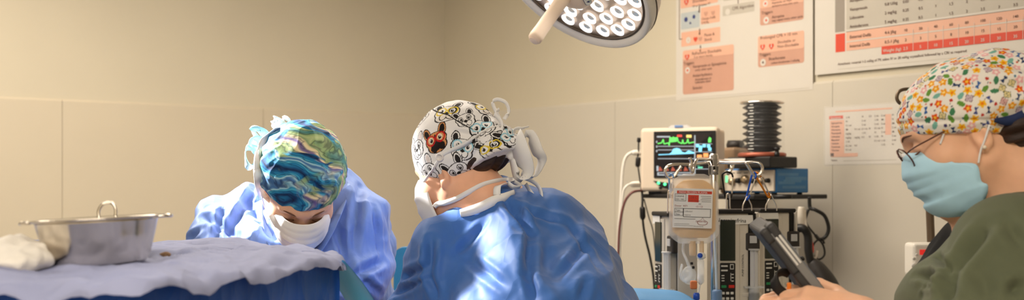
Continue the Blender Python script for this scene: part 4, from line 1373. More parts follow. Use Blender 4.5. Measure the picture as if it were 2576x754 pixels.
    s0, z0 = wr(1706, 254); s1, _ = wr(2050, 220)
    sheet('wall_poster', 'white poster with salmon flow-chart boxes, directly above the patient monitor and bellows', z0, s0, s1, z0 + .84, flow)

    def dose(q, t, sh):
        # table in wall coordinates: columns by pixel x, rows by height
        def row(y, h, m, x0=2129, x1=2640): q(x0, y, x1, y - h, m, 0)
        row(75, 200, GREY)
        q(2101, 82, 2125, -60, DG, 0); q(2102, 132, 2126, 86, RED, 0)
        row(104, 24, SAL); row(128, 21, ROSE, 2129); q(2129, 128, 2640, 108, SAL, 0, 2); q(2218, 137, 2640, 117, RED, 0, 3)
        q(2129, 81, 2640, 79.5, DG, 0, 3)
        s = 0
        for r, (y, nm, ds, vals) in enumerate(((6, 'Atropine', '0.04 mg/kg', ('0.25', '0.5', '1', '1.5', '2', '2.5', '3', '3.5', '4')), (28, 'Vasopressin', '0.8 U/kg', ('0.03', '0.2', '0.6', '1', '1.2', '1.5', '2', '2.4', '2.8')),
                                               (49, 'Lidocaine', '2 mg/kg', ('0.25', '0.5', '1', '1.5', '2', '2.5', '3', '3.5', '4')), (71, 'Amiodarone', '5 mg/kg', ('0.25', '0.5', '1', '1.5', '2', '2.5', '3', '3.5', '4')),
                                               (97, 'External Defib', '4-6 J/kg', ('10', '20', '40', '60', '80', '100', '120', '140', '160')), (120, 'Internal Defib', '0.5-1 J/kg', ('2', '3', '5', '8', '10', '15', '15', '20', '20')))):
            # rows climb to the right with the wall's perspective; text is placed on a level line
            s, z = wr(2138, y, .0125)
            for k, x in enumerate((2138, 2226)):
                yy = level(2138, y, x); t(x, yy, (nm, ds)[k], 8, lv=5)
            for k, v in enumerate(vals):
                x = 2279 + 37 * k + k * k * .35; t(x, level(2138, y, x), v, 7.5, INKM, 'CENTER', lv=5)
        t(2222, level(2218, 132, 2222), 'Weight (kg)', 8, PAPER, lv=5)
        for k, v in enumerate(('2.5', '5', '10', '15', '20', '25', '30', '35', '40')):
            x = 2279 + 37 * k + k * k * .35; t(x, level(2218, 132, x), v, 8, PAPER, 'CENTER', lv=5)
            q(x + 18, level(2218, 137, x + 18), x + 19, level(2218, 137, x + 18) - 56, PAPER, 0, 4)
        t(2108, level(2110, 164, 2108), 'Anesthetic reversal 1-2 ml/kg of 7% saline IV or 20 ml/kg crystalloid followed by a CRI as required', 6.5, lv=3)
        q(2108, 175, 2640, 174, GREY, 0)

    def level(x0, y0, x):
        """pixel row at column X of the level line through (x0, y0) on the wall"""
        s, z = wr(x0, y0, .0125); s2, _ = wr(x, y0, .0125)
        p = CORNER + NR * .0125 + DR * s2
        return HY - (z - EYE) * F / p[1]

    s0, z0 = wr(2049, 190); s1 = wr(2640, 120)[0]
    sheet('wall_poster', 'white dosing table poster with coral and red rows, above the patterned cap', z0, s0 + .012, s1 + .3, z0 + .84, dose)

    def small(q, t, sh):
        q(2102, level(2086, 284, 2102), 2245, level(2086, 284, 2102) - 4, SAL, 0)
        q(2086, 300, 2121, 292, RED, 0); q(2088, 390, 2124, 303, SAL, 0); q(2091, 395, 2158, 386, ORG if False else SAL, 0, 2)
        q(2227, level(2086, 345, 2227), 2242, level(2086, 345, 2227) - 52, SAL, 0)
        t(2090, 299, 'Emergency', 5, PAPER, lv=3)
        rr = random.Random(4)
        words = ['Epinephrine', 'Atropine', 'Naloxone', 'Flumazenil', 'Lidocaine', 'Mannitol', 'Calcium', 'Dextrose', 'Glucose', 'Ketamine']
        for k in range(9):
            y = 312 + 8.5 * k
            t(2092, y, words[k % 10], 5, lv=3)
        for cx, lst in ((2128, range(9)), (2150, (3, 5, 7)), (2168, range(6)), (2186, (0, 3, 5)), (2200, range(7)), (2217, range(8)), (2244, range(8))):
            for k in lst:
                t(cx, level(2086, 300 + 10 * k, cx), rr.choice(['0.1 ml', '1:10', 'IV', 'mg/kg', '0.5', 'IM', '2 ml']), 5, lv=3)
        q(2090, 393, 2098, 385, INKM, 0, 4); t(2091, 405, 'Notes', 5.5, lv=3); q(2122, level(2086, 406, 2122), 2255, level(2086, 406, 2122) - 2, GREY, 0)
    s0, z0 = wr(2081, 414); s1, _ = wr(2276, 410); z1 = wr(2078, 272)[1]
    so = sheet('wall_notice', 'small notice', z0, s0, s1, z1, small)
    so['label'] = 'small laminated notice sheet with pink columns, on the wall left of the patterned cap'; so['category'] = 'notice'
    mb = MB(); O, ax, az = on_wall(.0148)
    mb.flat(rrect(s0 - .006, z0 - .005, s1 + .006, z1 + .005, .006), O, ax, az)
    lam = mat('clear_laminate', (1, 1, 1, 1), .12, alpha=.12, spec=.8, bump=.25, bscale=10, bdist=.004)
    mb.build('laminate_film', lam, so)


# ------------------------------------------------------------------ table, drapes, bowl, gauze
def drape_height(X, Y):
    """top of the drape over the patient"""
    P = np.stack((X, Y, 0 * X), -1).reshape(-1, 3)
    n = .014 * pnoise(P * (5, 6, 1) + 3).reshape(X.shape) + .010 * (pnoise(P * (11, 16, 1) + 8)).reshape(X.shape)
    fl = np.exp(-(((X + .80) / .26) ** 2 + ((Y - 1.56) / .20) ** 2) ** 2)      # flatter where the bowl stands
    return 1.236 + n * (1 - .85 * fl)


def table_and_drapes():
    steel = mat('brushed_steel', srgb(196, 192, 186), .28, 1.0, var=.05, vscale=40, stretch=(1, 20, 1), bump=.03, bscale=120)
    pad = mat('black_table_pad', srgb(30, 30, 32), .6, bump=.1, bscale=60)
    rt = thing('operating_table', 'steel operating table covered by the drapes', 'table', (-1.0, 1.80, 0))
    b = MB(); b.box((-1.10, 1.84, .03), (.62, .5, .06), bev=.02); b.build('base', steel, rt)
    b = MB(); b.lathe([(.11, 0), (.11, .3), (.085, .31), (.085, .74), (.12, .76)], (-1.10, 1.84, .06)); b.build('column', steel, rt)
    b = MB(); b.box((-1.10, 1.84, .85), (1.15, .44, .06), bev=.01); b.build('tabletop', steel, rt)
    b = MB(); b.box((-1.10, 1.84, .90), (1.15, .44, .05), bev=.02); b.build('pad', pad, rt)
    # corner of the sheet nearest the right, the near and far edges of the draped mound
    Cn = W(852, 668, 1.70)
    E = [(-1.75, 1.36), (-1.2, 1.37), (-.75, 1.375), (-.56, 1.36), (-.46, 1.365), (-.42, 1.45), (-.37, 1.60), (-.325, 1.77), (-.296, 1.885), (-.292, 1.90), (-.32, 1.955), (-.43, 2.06), (-.56, 2.17), (-.80, 2.27), (-1.2, 2.30), (-1.75, 2.30)]
    E = [np.array(e) for e in E]
    E, _ = smooth_path(E, 10)
    E = np.array(E)
    # grey sheet: polar-like grid from a spine to the outline, then hanging over the edge
    n = len(E)
    spine = np.stack((np.minimum(E[:, 0], -.50) * 1.0 - .02, 1.80 + (E[:, 1] - 1.80) * .12), 1)
    rows = []
    nt = 46
    for i in range(nt + 1):
        t = i / nt
        rows.append(spine + (E - spine) * t)
    XY = np.array(rows)
    Z = drape_height(XY[:, :, 0], XY[:, :, 1])
    tt = np.linspace(0, 1, nt + 1)[:, None]
    Z = Z - .008 * np.clip((tt - .80) / .20, 0, 1) ** 2
    arc = np.cumsum(np.r_[0, np.linalg.norm(np.diff(E, axis=0), axis=1)])
    # folds running along and out to the edge
    fold = np.array([.010 * math.sin(a * 26) + .008 * math.sin(a * 47 + 1) for a in arc])
    Z = Z + fold[None, :] * np.clip((tt - .45) / .5, 0, 1) * .22
    nrm = np.zeros_like(E); tg = np.gradient(E, axis=0); nrm[:, 0] = tg[:, 1]; nrm[:, 1] = -tg[:, 0]; nrm /= np.linalg.norm(nrm, axis=1)[:, None]
    hang = []
    hl = .009 + .006 * np.sin(arc * 19) ** 2 + .006 * np.array([pnoise(np.array([[a * 9, 3.3, 1.1]]))[0] for a in arc])
    hl = np.where((E[:, 1] > 1.95), .012, hl)
    for i in range(1, 9):
        u = i / 8
        off = .012 * math.sin(u * PI / 2) + .004 * np.sin(arc * 60) * u
        hang.append((E + nrm * (off if hasattr(off, '__len__') is False else off[:, None]), Z[-1] - hl * (1 - math.cos(u * PI / 2)) - hl * u * .4))
    allXY = np.concatenate((XY, np.array([h[0] for h in hang]))); allZ = np.concatenate((Z, np.array([h[1] for h in hang])))
    V = np.concatenate((allXY, allZ[:, :, None]), 2)
    m = V.shape[0]
    Fq = np.array([(i * n + j, i * n + j + 1, (i + 1) * n + j + 1, (i + 1) * n + j) for i in range(m - 1) for j in range(n - 1)])
    Vf = V.reshape(-1, 3)
    N = normals(Vf, Fq)
    if N[:, 2].mean() < 0: Fq = Fq[:, ::-1]; N = -N
    cr = np.stack((Vf[:, 0] * 13, Vf[:, 1] * 22, Vf[:, 2] * 0), 1)
    flat = np.exp(-(((Vf[:, 0] + .80) / .17) ** 2 + ((Vf[:, 1] - 1.56) / .12) ** 2) ** 2)
    Vf = Vf + np.stack((0 * cr[:, 0], 0 * cr[:, 0], (.012 * (ridge(cr) - .4) + .006 * (ridge(cr * 2.3 + 5) - .4)) * (1 - flat)), 1)
    Vf = lap(Vf, Fq, .5)
    Fa = np.concatenate((Fq, Fq[:, ::-1] + len(Vf)))
    V2 = np.concatenate((Vf, Vf - N * .0012))
    gm = mat('blue_grey_drape_cloth', srgb(160, 166, 200), .75, var=.05, vscale=6, bump=.45, bscale=16, bdist=.02, btype='cloth', stretch=(1, .6, 1), spec=.25)
    gs = mesh_np('surgical_drape', V2, Fa, [gm])
    tag(gs, 'blue-grey cloth drape spread over the operating table, under the steel bowl', 'drape')
    # navy drape hanging beneath, with the turquoise end flap as a separate drape
    def skirt(name, idx0, idx1, drop, m, label, amp=.010, out=-.012, top=-.006, freq=30, flare=.0):
        Es = E[idx0:idx1]; ns = nrm[idx0:idx1]; zs = Z[-1][idx0:idx1] + top; ar = arc[idx0:idx1]
        rowsV = []; k = 30
        for i in range(k + 1):
            u = i / k
            o = out + amp * np.sin(ar * freq + 2 * u) * min(u * 3, 1) * (.3 + .7 * u) + flare * (1 - math.exp(-4 * u)) + .004 * min(u * 6, 1)
            z = zs * (1 - u) + (zs - drop) * u
            rowsV.append(np.concatenate((Es + ns * o[:, None], z[:, None]), 1))
        Vs = np.array(rowsV); r, c = Vs.shape[:2]
        fq = np.array([(i * c + j, i * c + j + 1, (i + 1) * c + j + 1, (i + 1) * c + j) for i in range(r - 1) for j in range(c - 1)])
        Vs = Vs.reshape(-1, 3); Nn = normals(Vs, fq)
        Vs = Vs + Nn * (.005 * (ridge(Vs * 11 + 4) - .4))[:, None]
        V3 = np.concatenate((Vs, Vs - Nn * .0012)); fa = np.concatenate((fq, fq[:, ::-1] + len(Vs)))
        o = mesh_np(name, V3, fa, [m]); tag(o, label, 'drape'); return o
    iC = int(np.argmin(np.linalg.norm(E - np.array((-.292, 1.90)), axis=1)))
    nav = mat('deep_blue_drape_cloth', srgb(20, 84, 184), .5, var=.08, vscale=8, bump=.5, bscale=14, bdist=.02, btype='cloth', stretch=(1, 1, .5), spec=.4, sheen=.2)
    tur = mat('turquoise_drape_cloth', srgb(40, 204, 255), .5, var=.05, vscale=8, bump=.2, bscale=22, bdist=.004, spec=.4, sheen=.2)
    skirt('surgical_drape', 0, iC - 5, 1.0, nav, 'deep blue drape hanging down the near side of the table below the grey cloth')
    P0, P1 = np.array((-.286, 1.893, 1.222)), np.array((-.36, 2.03, 1.215))
    ns_, nt_ = 16, 40; rowsV = []
    for i in range(nt_ + 1):
        t = .62 * i / nt_
        for j in range(ns_ + 1):
            s_ = j / ns_
            o = .115 * (1 - math.exp(-9 * t)) + .006 * math.sin(s_ * 7 + t * 9) * min(1, t * 8)
            rowsV.append(P0 + (P1 - P0) * s_ + np.array((.97, .05 * s_ - .08, 0)) * o - np.array((0, 0, t)))
    Vs = np.array(rowsV); c_ = ns_ + 1
    fq = np.array([(i * c_ + j, i * c_ + j + 1, (i + 1) * c_ + j + 1, (i + 1) * c_ + j) for i in range(nt_) for j in range(ns_)])
    Nn = normals(Vs, fq)
    if Nn[:, 0].mean() < 0: fq = fq[:, ::-1]; Nn = -Nn
    o = mesh_np('surgical_drape', np.concatenate((Vs, Vs - Nn * .0012)), np.concatenate((fq, fq[:, ::-1] + len(Vs))), [tur])
    tag(o, 'turquoise drape flap hanging at the right-hand end of the table', 'drape')
    # steel bowl
    bc = W(250, 672, 1.565); bz = float(drape_height(np.array([[bc[0]]]), np.array([[bc[1]]]))[0, 0]) + .004
    rt = thing('steel_bowl', 'shiny stainless steel bowl with small handles, standing on the grey drape', 'bowl', (bc[0], bc[1], bz))
    rt.rotation_euler = (0, math.radians(-3.0), math.radians(10)); rt.scale = (.965, .965, 1.0)
    pol = mat('polished_steel', srgb(214, 206, 194), .16, 1.0, var=.04, vscale=20, bump=.06, bscale=9, bdist=.006)
    b = MB()
    out = [(.001, 0), (.064, 0), (.069, .004), (.0745, .020), (.0800, .040), (.0845, .058), (.086, .061)]
    inn = [(.0848, .0605), (.0832, .058), (.0787, .040), (.0732, .021), (.0678, .006), (.063, .002), (.001, .002)]
    b.lathe(out + inn, (0, 0, 0), seg=56); b.build('vessel', pol, rt, world=False)
    b = MB(); b.lathe([(.084, .0600), (.0905, .0615), (.092, .0630), (.0905, .0645), (.084, .0632)], (0, 0, 0), seg=56); b.build('rim', pol, rt, world=False)
    for q in (-1, 1):
        b = MB(); b.tube([(q * .088, -.020, .0615), (q * .099, -.018, .0615), (q * .1035, -.008, .0610), (q * .1035, .008, .0610), (q * .099, .018, .0615), (q * .088, .020, .0615)], .0026, 10, smoothpath=5); b.build('handle', pol, rt, world=False)
    b = MB(); b.tube([(-.012, .083, .060), (-.013, .086, .072), (-.006, .088, .082), (.006, .088, .083), (.012, .086, .073), (.011, .083, .060)], .0024, 10, smoothpath=5); b.build('bail_loop', pol, rt, world=False)
    # crumpled white gauze at the left edge
    gz = mat('white_gauze', srgb(236, 230, 220), .9, var=.04, vscale=40, bump=.5, bscale=90, bdist=.003)
    c = W(30, 668, 1.50)
    G = Grid.uniform(c - (.14, .12, .06), c + (.10, .12, .09), .0034)
    zb = float(drape_height(np.array([[c[0]]]), np.array([[c[1]]]))[0, 0])
    for dx, dy, dz, r in ((-.03, .02, .024, (.065, .06, .030)), (.02, -.02, .018, (.038, .05, .024)), (-.06, -.02, .022, (.05, .05, .028)), (.0, .03, .030, (.04, .04, .022)), (-.02, -.045, .014, (.05, .03, .018))):
        G.ell((c[0] + dx, c[1] + dy, zb + dz * .72), (r[0], r[1], r[2] * .72), None, .018)
    V, Fq = G.mesh(2); N = normals(V, Fq)
    V = V + N * (.010 * (ridge(V * (16, 16, 24) + 2) - .5) + .005 * (ridge(V * 38 + 9) - .5))[:, None]
    V = lap(V, Fq, .5)
    tag(mesh_np('gauze_cloth', V, Fq, [gz]), 'crumpled white gauze cloth lying on the drape left of the steel bowl', 'gauze')
    # small tan swab beside the bowl
    tanm = mat('tan_gauze', srgb(150, 118, 88), .9, var=.2, vscale=50, bump=.5, bscale=90, bdist=.003)
    for (px, py, Y, nm, lab) in ((404, 655, 1.70, 'gauze_swab', 'small tan swab lying on the drape right of the steel bowl'), (96, 632, 1.70, 'gauze_swab', 'small brownish swab between the white gauze and the steel bowl')):
        c = W(px, py, Y); zb = float(drape_height(np.array([[c[0]]]), np.array([[c[1]]]))[0, 0])
        G = Grid.uniform((c[0] - .04, c[1] - .03, zb - .03), (c[0] + .04, c[1] + .03, zb + .03), .0022)
        G.ell((c[0], c[1], zb + .002), (.013, .007, .003), None, 0); G.ell((c[0] + .008, c[1], zb + .003), (.007, .006, .003), None, .006)
        V, Fq = G.mesh(1); N = normals(V, Fq); V = V + N * (.0025 * pnoise(V * 90))[:, None]
        tag(mesh_np(nm, V, Fq, [tanm]), lab, 'swab')


# ------------------------------------------------------------------ surgical lamp
def surgical_lamp():
    C0 = np.array((.166, 3.0, 1.892)); n = np.array((-.52, -.36, -.775)); n /= np.linalg.norm(n)
    rt = thing('surgical_lamp', 'round white surgical lamp with LED reflectors and a pale handle, hanging above the surgeons', 'lamp', C0)
    shell = mat('lamp_white_shell', srgb(240, 235, 226), .35, bump=.02, bscale=30)
    hand = mat('lamp_cream_handle', srgb(250, 226, 200), .5, bump=.02, bscale=30)
    inner = mat('lamp_reflector_plate', srgb(190, 172, 156), .3, .4, bump=.1, bscale=30, bdist=.003)
    lens = mat('led_ring', (1, 1, 1, 1), .3, emit=(1.0, .97, .93), estr=1.3, bump=.02, bscale=30)
    core = mat('led_cup', srgb(225, 222, 220), .12, .8, emit=(1, .97, .94), estr=.12, bump=.05, bscale=40)
    dark = mat('lamp_dark_seal', srgb(92, 78, 66), .6, bump=.05, bscale=40)
    A, B, Cn = basis(n)
    R = .240
    b = MB(); b.lathe([(R * .905, .0), (R * .965, .013), (R * .99, .011), (R, .002), (R * 1.005, -.010), (R * 1.0, -.030), (R * .97, -.060), (R * .88, -.082), (R * .5, -.10), (.05, -.105), (.001, -.105)], C0, n, 64, caps=False)
    b.build('housing', shell, rt)
    b = MB(); b.tube([C0 - n * .022 + (R * 1.0035) * (math.cos(a) * A + math.sin(a) * B) for a in (2 * PI * i / 64 for i in range(64))], .0022, 6, closed=True); b.build('housing_seam', dark, rt)
    b = MB(); b.lathe([(.001, -.012), (R * .86, -.012), (R * .905, -.002), (R * .905, -.018), (.001, -.02)], C0, n, 64); b.build('reflector_plate', inner, rt)
    b = MB(); b.tube([C0 - n * .001 + (R * .885) * (math.cos(a) * A + math.sin(a) * B) for a in (2 * PI * i / 64 for i in range(64))], .003, 6, closed=True); b.build('face_seal', dark, rt)
    pts = []
    for r, k, ph in ((.092, 8, .1), (.140, 14, .25), (.186, 20, 0.05)):
        for i in range(k):
            a = 2 * PI * i / k + ph; pts.append(C0 + r * (math.cos(a) * A + math.sin(a) * B))
    for p in pts:
        b = MB(); b.lathe([(.0162, -.011), (.0205, -.004), (.0212, -.0025), (.0195, -.002), (.0158, -.008)], p, n, 22, caps=False); o = b.build('led_reflector', lens, rt)
        b = MB(); b.lathe([(.001, -.0075), (.008, -.0065), (.0155, -.0085), (.0155, -.0115), (.001, -.0115)], p, n, 18); b.build('led_lens', core, o)
    # hub with control strip, then the sterile handle
    b = MB(); b.lathe([(.072, -.012), (.072, .012), (.066, .030), (.052, .042), (.034, .050), (.001, .052)], C0, n, 40); b.build('hub', hand, rt)
    hb = C0 + n * .045
    b = MB(); b.lathe([(.0205, 0), (.0205, .012), (.0185, .030), (.0185, .125), (.0195, .150), (.0185, .160), (.014, .165), (.001, .166)], hb, n, 32); h = b.build('handle', hand, rt)
    b = MB(); b.lathe([(.0125, .1645), (.0135, .1662), (.0125, .167), (.001, .1668)], hb, n, 24); b.build('handle_cap', hand, h)
    # control strip on the hub, toward the upper right
    e = np.array((.82, 0, .57)); e -= n * (e @ n); e /= np.linalg.norm(e); g = np.cross(n, e)
    best = None
    sd = g if (g @ np.array((0, -1., -.2))) > 0 else -g
    side_n = e * .75 + n * .66; side_n /= np.linalg.norm(side_n)
    up = np.cross(side_n, sd)
    o = C0 + e * .0605 + n * .036
    strip = mat('control_strip_face', srgb(226, 226, 216), .4, bump=.01, bscale=10); nv = mat('navy_print', srgb(34, 40, 92), .5, bump=.01, bscale=10); gr = mat('green_print', srgb(60, 130, 90), .5, bump=.01, bscale=10)
    b = MB()
    b.prism(rrect(-.034, -.0095, .034, .0095, .0093), o, sd, up, side_n, .0022, 1); b.prism(rrect(-.0325, -.008, .0325, .008, .0078), o, sd, up, side_n, .0030, 0)
    for i in range(5): b.prism([(-.026 + i * .0105, -.004), (-.019 + i * .0105, -.004), (-.019 + i * .0105, .004), (-.0225 + i * .0105, .0015 + .0025 * (i % 2))], o, sd, up, side_n, .0036, 1); b.prism([(-.026 + i * .0105, -.0062), (-.019 + i * .0105, -.0062), (-.019 + i * .0105, -.0050), (-.026 + i * .0105, -.0050)], o, sd, up, side_n, .0036, 2)
    b.build('control_strip', [strip, nv, gr], rt)
    # suspension: yoke and arm up to the ceiling
    b = MB(); k0 = C0 - n * .105
    b.tube([k0, k0 - n * .06 + (0, 0, .03), (C0[0] + .28, 3.06, 2.22), (C0[0] + .34, 3.2, 2.45), (C0[0] + .34, 3.2, CEIL - .03)], .024, 14, smoothpath=6); b.build('suspension_arm', shell, rt)
    b = MB(); b.lathe([(.10, 0), (.10, -.02), (.06, -.06), (.026, -.07)], (C0[0] + .34, 3.2, CEIL - .001)); b.build('ceiling_mount', shell, rt)
    # latch plate on the shell
    b = MB(); s_ = np.array((.3, -.6, .2)); s_ = (e * .8 + sd * .6); s_ -= n * (s_ @ n); s_ /= np.linalg.norm(s_)
    t_ = np.cross(n, s_)
    b.box(C0 + s_ * (R * 1.0) - n * .014, (.010, .05, .02), np.stack((s_, t_, n)), .004); b.build('latch', shell, rt)
    return C0, n
# ================================================================== EQUIPMENT
CHROME = mat('chrome_tube', srgb(226, 220, 212), .14, 1.0, bump=.01, bscale=30)
BLK = mat('black_plastic', srgb(26, 24, 24), .45, bump=.05, bscale=80)
DGR = mat('dark_grey_metal', srgb(58, 54, 52), .5, .3, bump=.04, bscale=60)
CREAM = mat('cream_plastic', srgb(222, 208, 190), .45, bump=.03, bscale=80)
PUMPW = mat('ivory_pump_housing', srgb(214, 206, 192), .42, var=.02, vscale=20, bump=.03, bscale=90)
GLASS = mat('dark_display_glass', srgb(46, 52, 46), .12, spec=.7, bump=.004, bscale=6)
CLEAR = mat('clear_plastic', (.92, .95, .97, 1), .12, alpha=.32, spec=.9, bump=.05, bscale=30)
FROST = mat('frosted_plastic', (.86, .86, .86, 1), .4, alpha=.62, spec=.6, bump=.05, bscale=40)
KEYW = mat('white_key', srgb(224, 222, 214), .5, bump=.02, bscale=60)
KEYR = mat('red_key', srgb(206, 46, 34), .5, bump=.02, bscale=60)
KEYG = mat('green_key', srgb(40, 140, 84), .5, bump=.02, bscale=60)
KEYO = mat('orange_key', srgb(236, 140, 40), .5, bump=.02, bscale=60)
TAPE = mat('white_cloth_tape', srgb(240, 238, 232), .8, bump=.3, bscale=120, bdist=.0008)
INK2 = mat('black_ink', srgb(30, 28, 30), .7, bump=.01, bscale=60)
REDP = mat('red_label_print', srgb(214, 62, 36), .6, bump=.01, bscale=60)


def iv_rack():
    Y = 3.0
    p = W(1795, 388, Y)
    rt = thing('infusion_stand', 'chrome infusion stand with hooked arms in front of the patient monitor', 'stand', (p[0], p[1], 0))
    b = MB(); b.lathe([(.0105, .55), (.0105, p[2]), (.0095, p[2] + .002), (.001, p[2] + .002)], (p[0], p[1], 0)); b.build('pole', CHROME, rt)
    b = MB(); b.lathe([(.014, .10), (.014, .95), (.0155, .96), (.0155, .98), (.0106, .985)], (p[0], p[1], 0)); b.build('lower_tube', CHROME, rt)
    b = MB(); b.lathe([(.013, -.055), (.0135, -.012), (.0135, -.05), (.013, -.004), (.0106, .0)], (p[0], p[1], p[2])); b.lathe([(.001, 0), (.0045, 0), (.0045, .004), (.001, .005)], (p[0] - .0, p[1] - .0128, p[2] - .045), (0, -1, 0), 14); b.build('hook_collar', CHROME, rt)
    for i in range(5):
        a = 2 * PI * i / 5
        e = np.array((p[0] + .22 * math.cos(a), p[1] + .22 * math.sin(a), .065))
        b = MB(); b.tube([(p[0], p[1], .12), (p[0] + .11 * math.cos(a), p[1] + .11 * math.sin(a), .105), e], [.016, .014, .010], 10); lg = b.build('foot', CHROME, rt)
        b = MB(); b.lathe([(.001, -.011), (.026, -.011), (.028, -.004), (.028, .004), (.026, .011), (.001, .011)], (e[0], e[1], .028), (-math.sin(a), math.cos(a), 0), 22); b.tube([e, (e[0], e[1], .04)], .007, 8); b.build('caster', BLK, lg)
    r = .0042
    arms = [
        # left arm with its curled hook
        [W(1790, 408, Y), W(1740, 413, Y - .03), W(1700, 413, Y - .05), W(1680, 418, Y - .055), W(1673, 432, Y - .055), W(1682, 446, Y - .055), W(1697, 442, Y - .055), W(1706, 428, Y - .055), W(1714, 418, Y - .055)],
        # front arm which carries the bag
        [W(1790, 402, Y - .006), W(1760, 399, Y - .09), W(1751, 404, Y - .12), W(1745, 420, Y - .13), W(1742, 434, Y - .13), W(1736, 420, Y - .13), W(1731, 404, Y - .13)[0:3], W(1738, 396, Y - .13)][:6] + [W(1739, 410, Y - .13), W(1735, 396, Y - .13)],
        # right arm
        [W(1800, 408, Y), W(1850, 410, Y - .03), W(1895, 408, Y - .05), W(1912, 412, Y - .055), W(1918, 424, Y - .055), W(1912, 438, Y - .055), W(1899, 442, Y - .055), W(1886, 424, Y - .055), W(1876, 408, Y - .057)],
        # rear arm
        [W(1800, 405, Y + .006), W(1815, 404, Y + .05), W(1838, 410, Y + .10), W(1840, 420, Y + .10), W(1836, 434, Y + .10), W(1830, 436, Y + .10), W(1841, 424, Y + .10), W(1846, 408, Y + .10)],
    ]
    for a in arms:
        b = MB(); b.tube(a, r, 10, smoothpath=5); b.build('hook_arm', CHROME, rt)
    return p


def carabiner(name, label, col, a, b_, Y, w, tilt=0.0, group=None):
    """loop through the hook; from point a (top) to b_ (bottom) in photo pixels"""
    A, B = W(*a, Y), W(*b_, Y)
    m = mat(col[0], col[1], .28, .8, bump=.01, bscale=40)
    d = B - A; L = np.linalg.norm(d); d /= L; sd = np.array((d[2], 0, -d[0])); sd = sd * math.cos(tilt) + np.array((0, 1, 0)) * math.sin(tilt)
    rt = thing(name, label, 'carabiner', A)
    h = w / 2
    P = [A + sd * 0, A + d * L * .06 + sd * h * .8, A + d * L * .18 + sd * h, A + d * L * .6 + sd * h * .75, A + d * L * .92 + sd * h * .55, B, A + d * L * .93 - sd * h * .5, A + d * L * .82 - sd * h * .68]
    Q = [A + d * L * .82 - sd * h * .68, A + d * L * .5 - sd * h * .85, A + d * L * .2 - sd * h * .98]
    P2 = [A + d * L * .2 - sd * h * .98, A + d * L * .07 - sd * h * .75, A]
    b = MB(); b.tube(P2[:-1] + P, .0026, 10, smoothpath=5); b.build('body', m, rt)
    b = MB(); b.tube(Q, .0021, 10, smoothpath=4); b.build('gate', CHROME, rt)
    return B


def wire_hanger(top, px_l, px_r, yb, Y, label):
    """steel wire loop from the carabiner down to a pump's top"""
    b = MB(); xm = (px_l + px_r) / 2
    b.tube([W(px_l, yb, Y), W(px_l + 1, yb - 14, Y), W(xm - 4, top + 8, Y), W(xm, top, Y), W(xm + 4, top + 8, Y), W(px_r - 1, yb - 14, Y), W(px_r, yb, Y)], .0017, 8, smoothpath=6)
    o = b.build('wire_hanger', CHROME); tag(o, label, 'hanger'); return o


def make_pump():
    """syringe pump, hung upright: local x right, y away, z up, top at z = 0"""
    rt = thing('syringe_pump', 'syringe pump', 'syringe pump')
    H_ = .56
    b = MB(); b.box((.0, .03, -H_ / 2), (.098, .075, H_), bev=.006); b.build('housing', PUMPW, rt, world=False)
    b = MB(); b.box((.006, .022, .003), (.116, .080, .012), bev=.004); b.build('end_cap', BLK, rt, world=False)
    b = MB(); b.box((-.008, -.0085, -H_ / 2 + .0), (.062, .006, H_ - .02), bev=.003); b.build('front_panel', PUMPW, rt, world=False)
    b = MB(); b.box((-.012, -.0120, -.076), (.043, .006, .112), bev=.002); b.build('display', GLASS, rt, world=False)
    b = MB(); b.box((-.012, -.0120, -.255), (.043, .005, .235), bev=.003); kp = b.build('keypad', BLK, rt, world=False)
    b = MB(); k0 = .060
    for j in range(2): b.box((-.022, -.0149, -.206 - .012 * j + k0), (.018, .0012, .004), m=0)
    for q in ((-.026, -.232, .008, .0025), (-.026, -.239, .008, .0025), (-.026, -.246, .008, .0025), (-.004, -.236, .0012, .022), (.001, -.229, .006, .0025), (.001, -.238, .006, .0025), (.001, -.247, .006, .0025)): b.box((q[0], -.0149, q[1] + k0), (q[2], .0012, q[3]), m=0)
    b.box((-.001, -.0149, -.208 + k0), (.010, .0012, .014)); b.box((-.001, -.0155, -.208 + k0), (.007, .0012, .010), m=1)
    b.build('key_legend', [KEYW, BLK], kp, world=False)
    b = MB(); b.box((-.0235, -.0150, -.262 + k0), (.014, .003, .0075), bev=.0012); b.build('key', KEYG, kp, world=False)
    b = MB(); b.box((-.0020, -.0150, -.262 + k0), (.016, .003, .0085), bev=.0012); b.build('key', KEYR, kp, world=False)
    for r_ in range(6):
        for c_ in range(3):
            if r_ == 3 and c_ == 2: mm = KEYO
            else: mm = KEYW
            b = MB(); b.box((-.0255 + .0125 * c_, -.0150, -.280 + k0 - .0148 * r_), (.0085, .003, .0068), bev=.0010); b.build('key', mm, kp, world=False)
    # right-hand channel with the plunger rail and driver
    b = MB(); b.box((.062, .040, -H_ / 2), (.034, .050, H_ - .004), bev=.003); b.build('channel', BLK, rt, world=False)
    b = MB(); b.box((.079, .034, -H_ / 2), (.006, .058, H_), bev=.002); b.build('side_rail', PUMPW, rt, world=False)
    b = MB(); b.box((.060, .004, -.080), (.040, .030, .048), bev=.004)
    b.build('plunger_driver', DGR, rt, world=False)
    b = MB(); b.box((.060, -.0125, -.074), (.020, .003, .020), bev=.001); b.build('driver_window', FROST, rt, world=False)
    b = MB(); b.box((.057, .002, -.226), (.056, .022, .012), bev=.003); b.build('barrel_clamp', PUMPW, rt, world=False)
    return rt


def dup(root, loc, rotz=0.0, name=None):
    r = root.copy(); COL.objects.link(r); r.location = [float(v) for v in loc]; r.rotation_euler = (0, 0, rotz)
    for ch in list(root.children):
        c = ch.copy(); COL.objects.link(c); c.parent = r
        for g in ch.children:
            d = g.copy(); COL.objects.link(d); d.parent = c
    return r


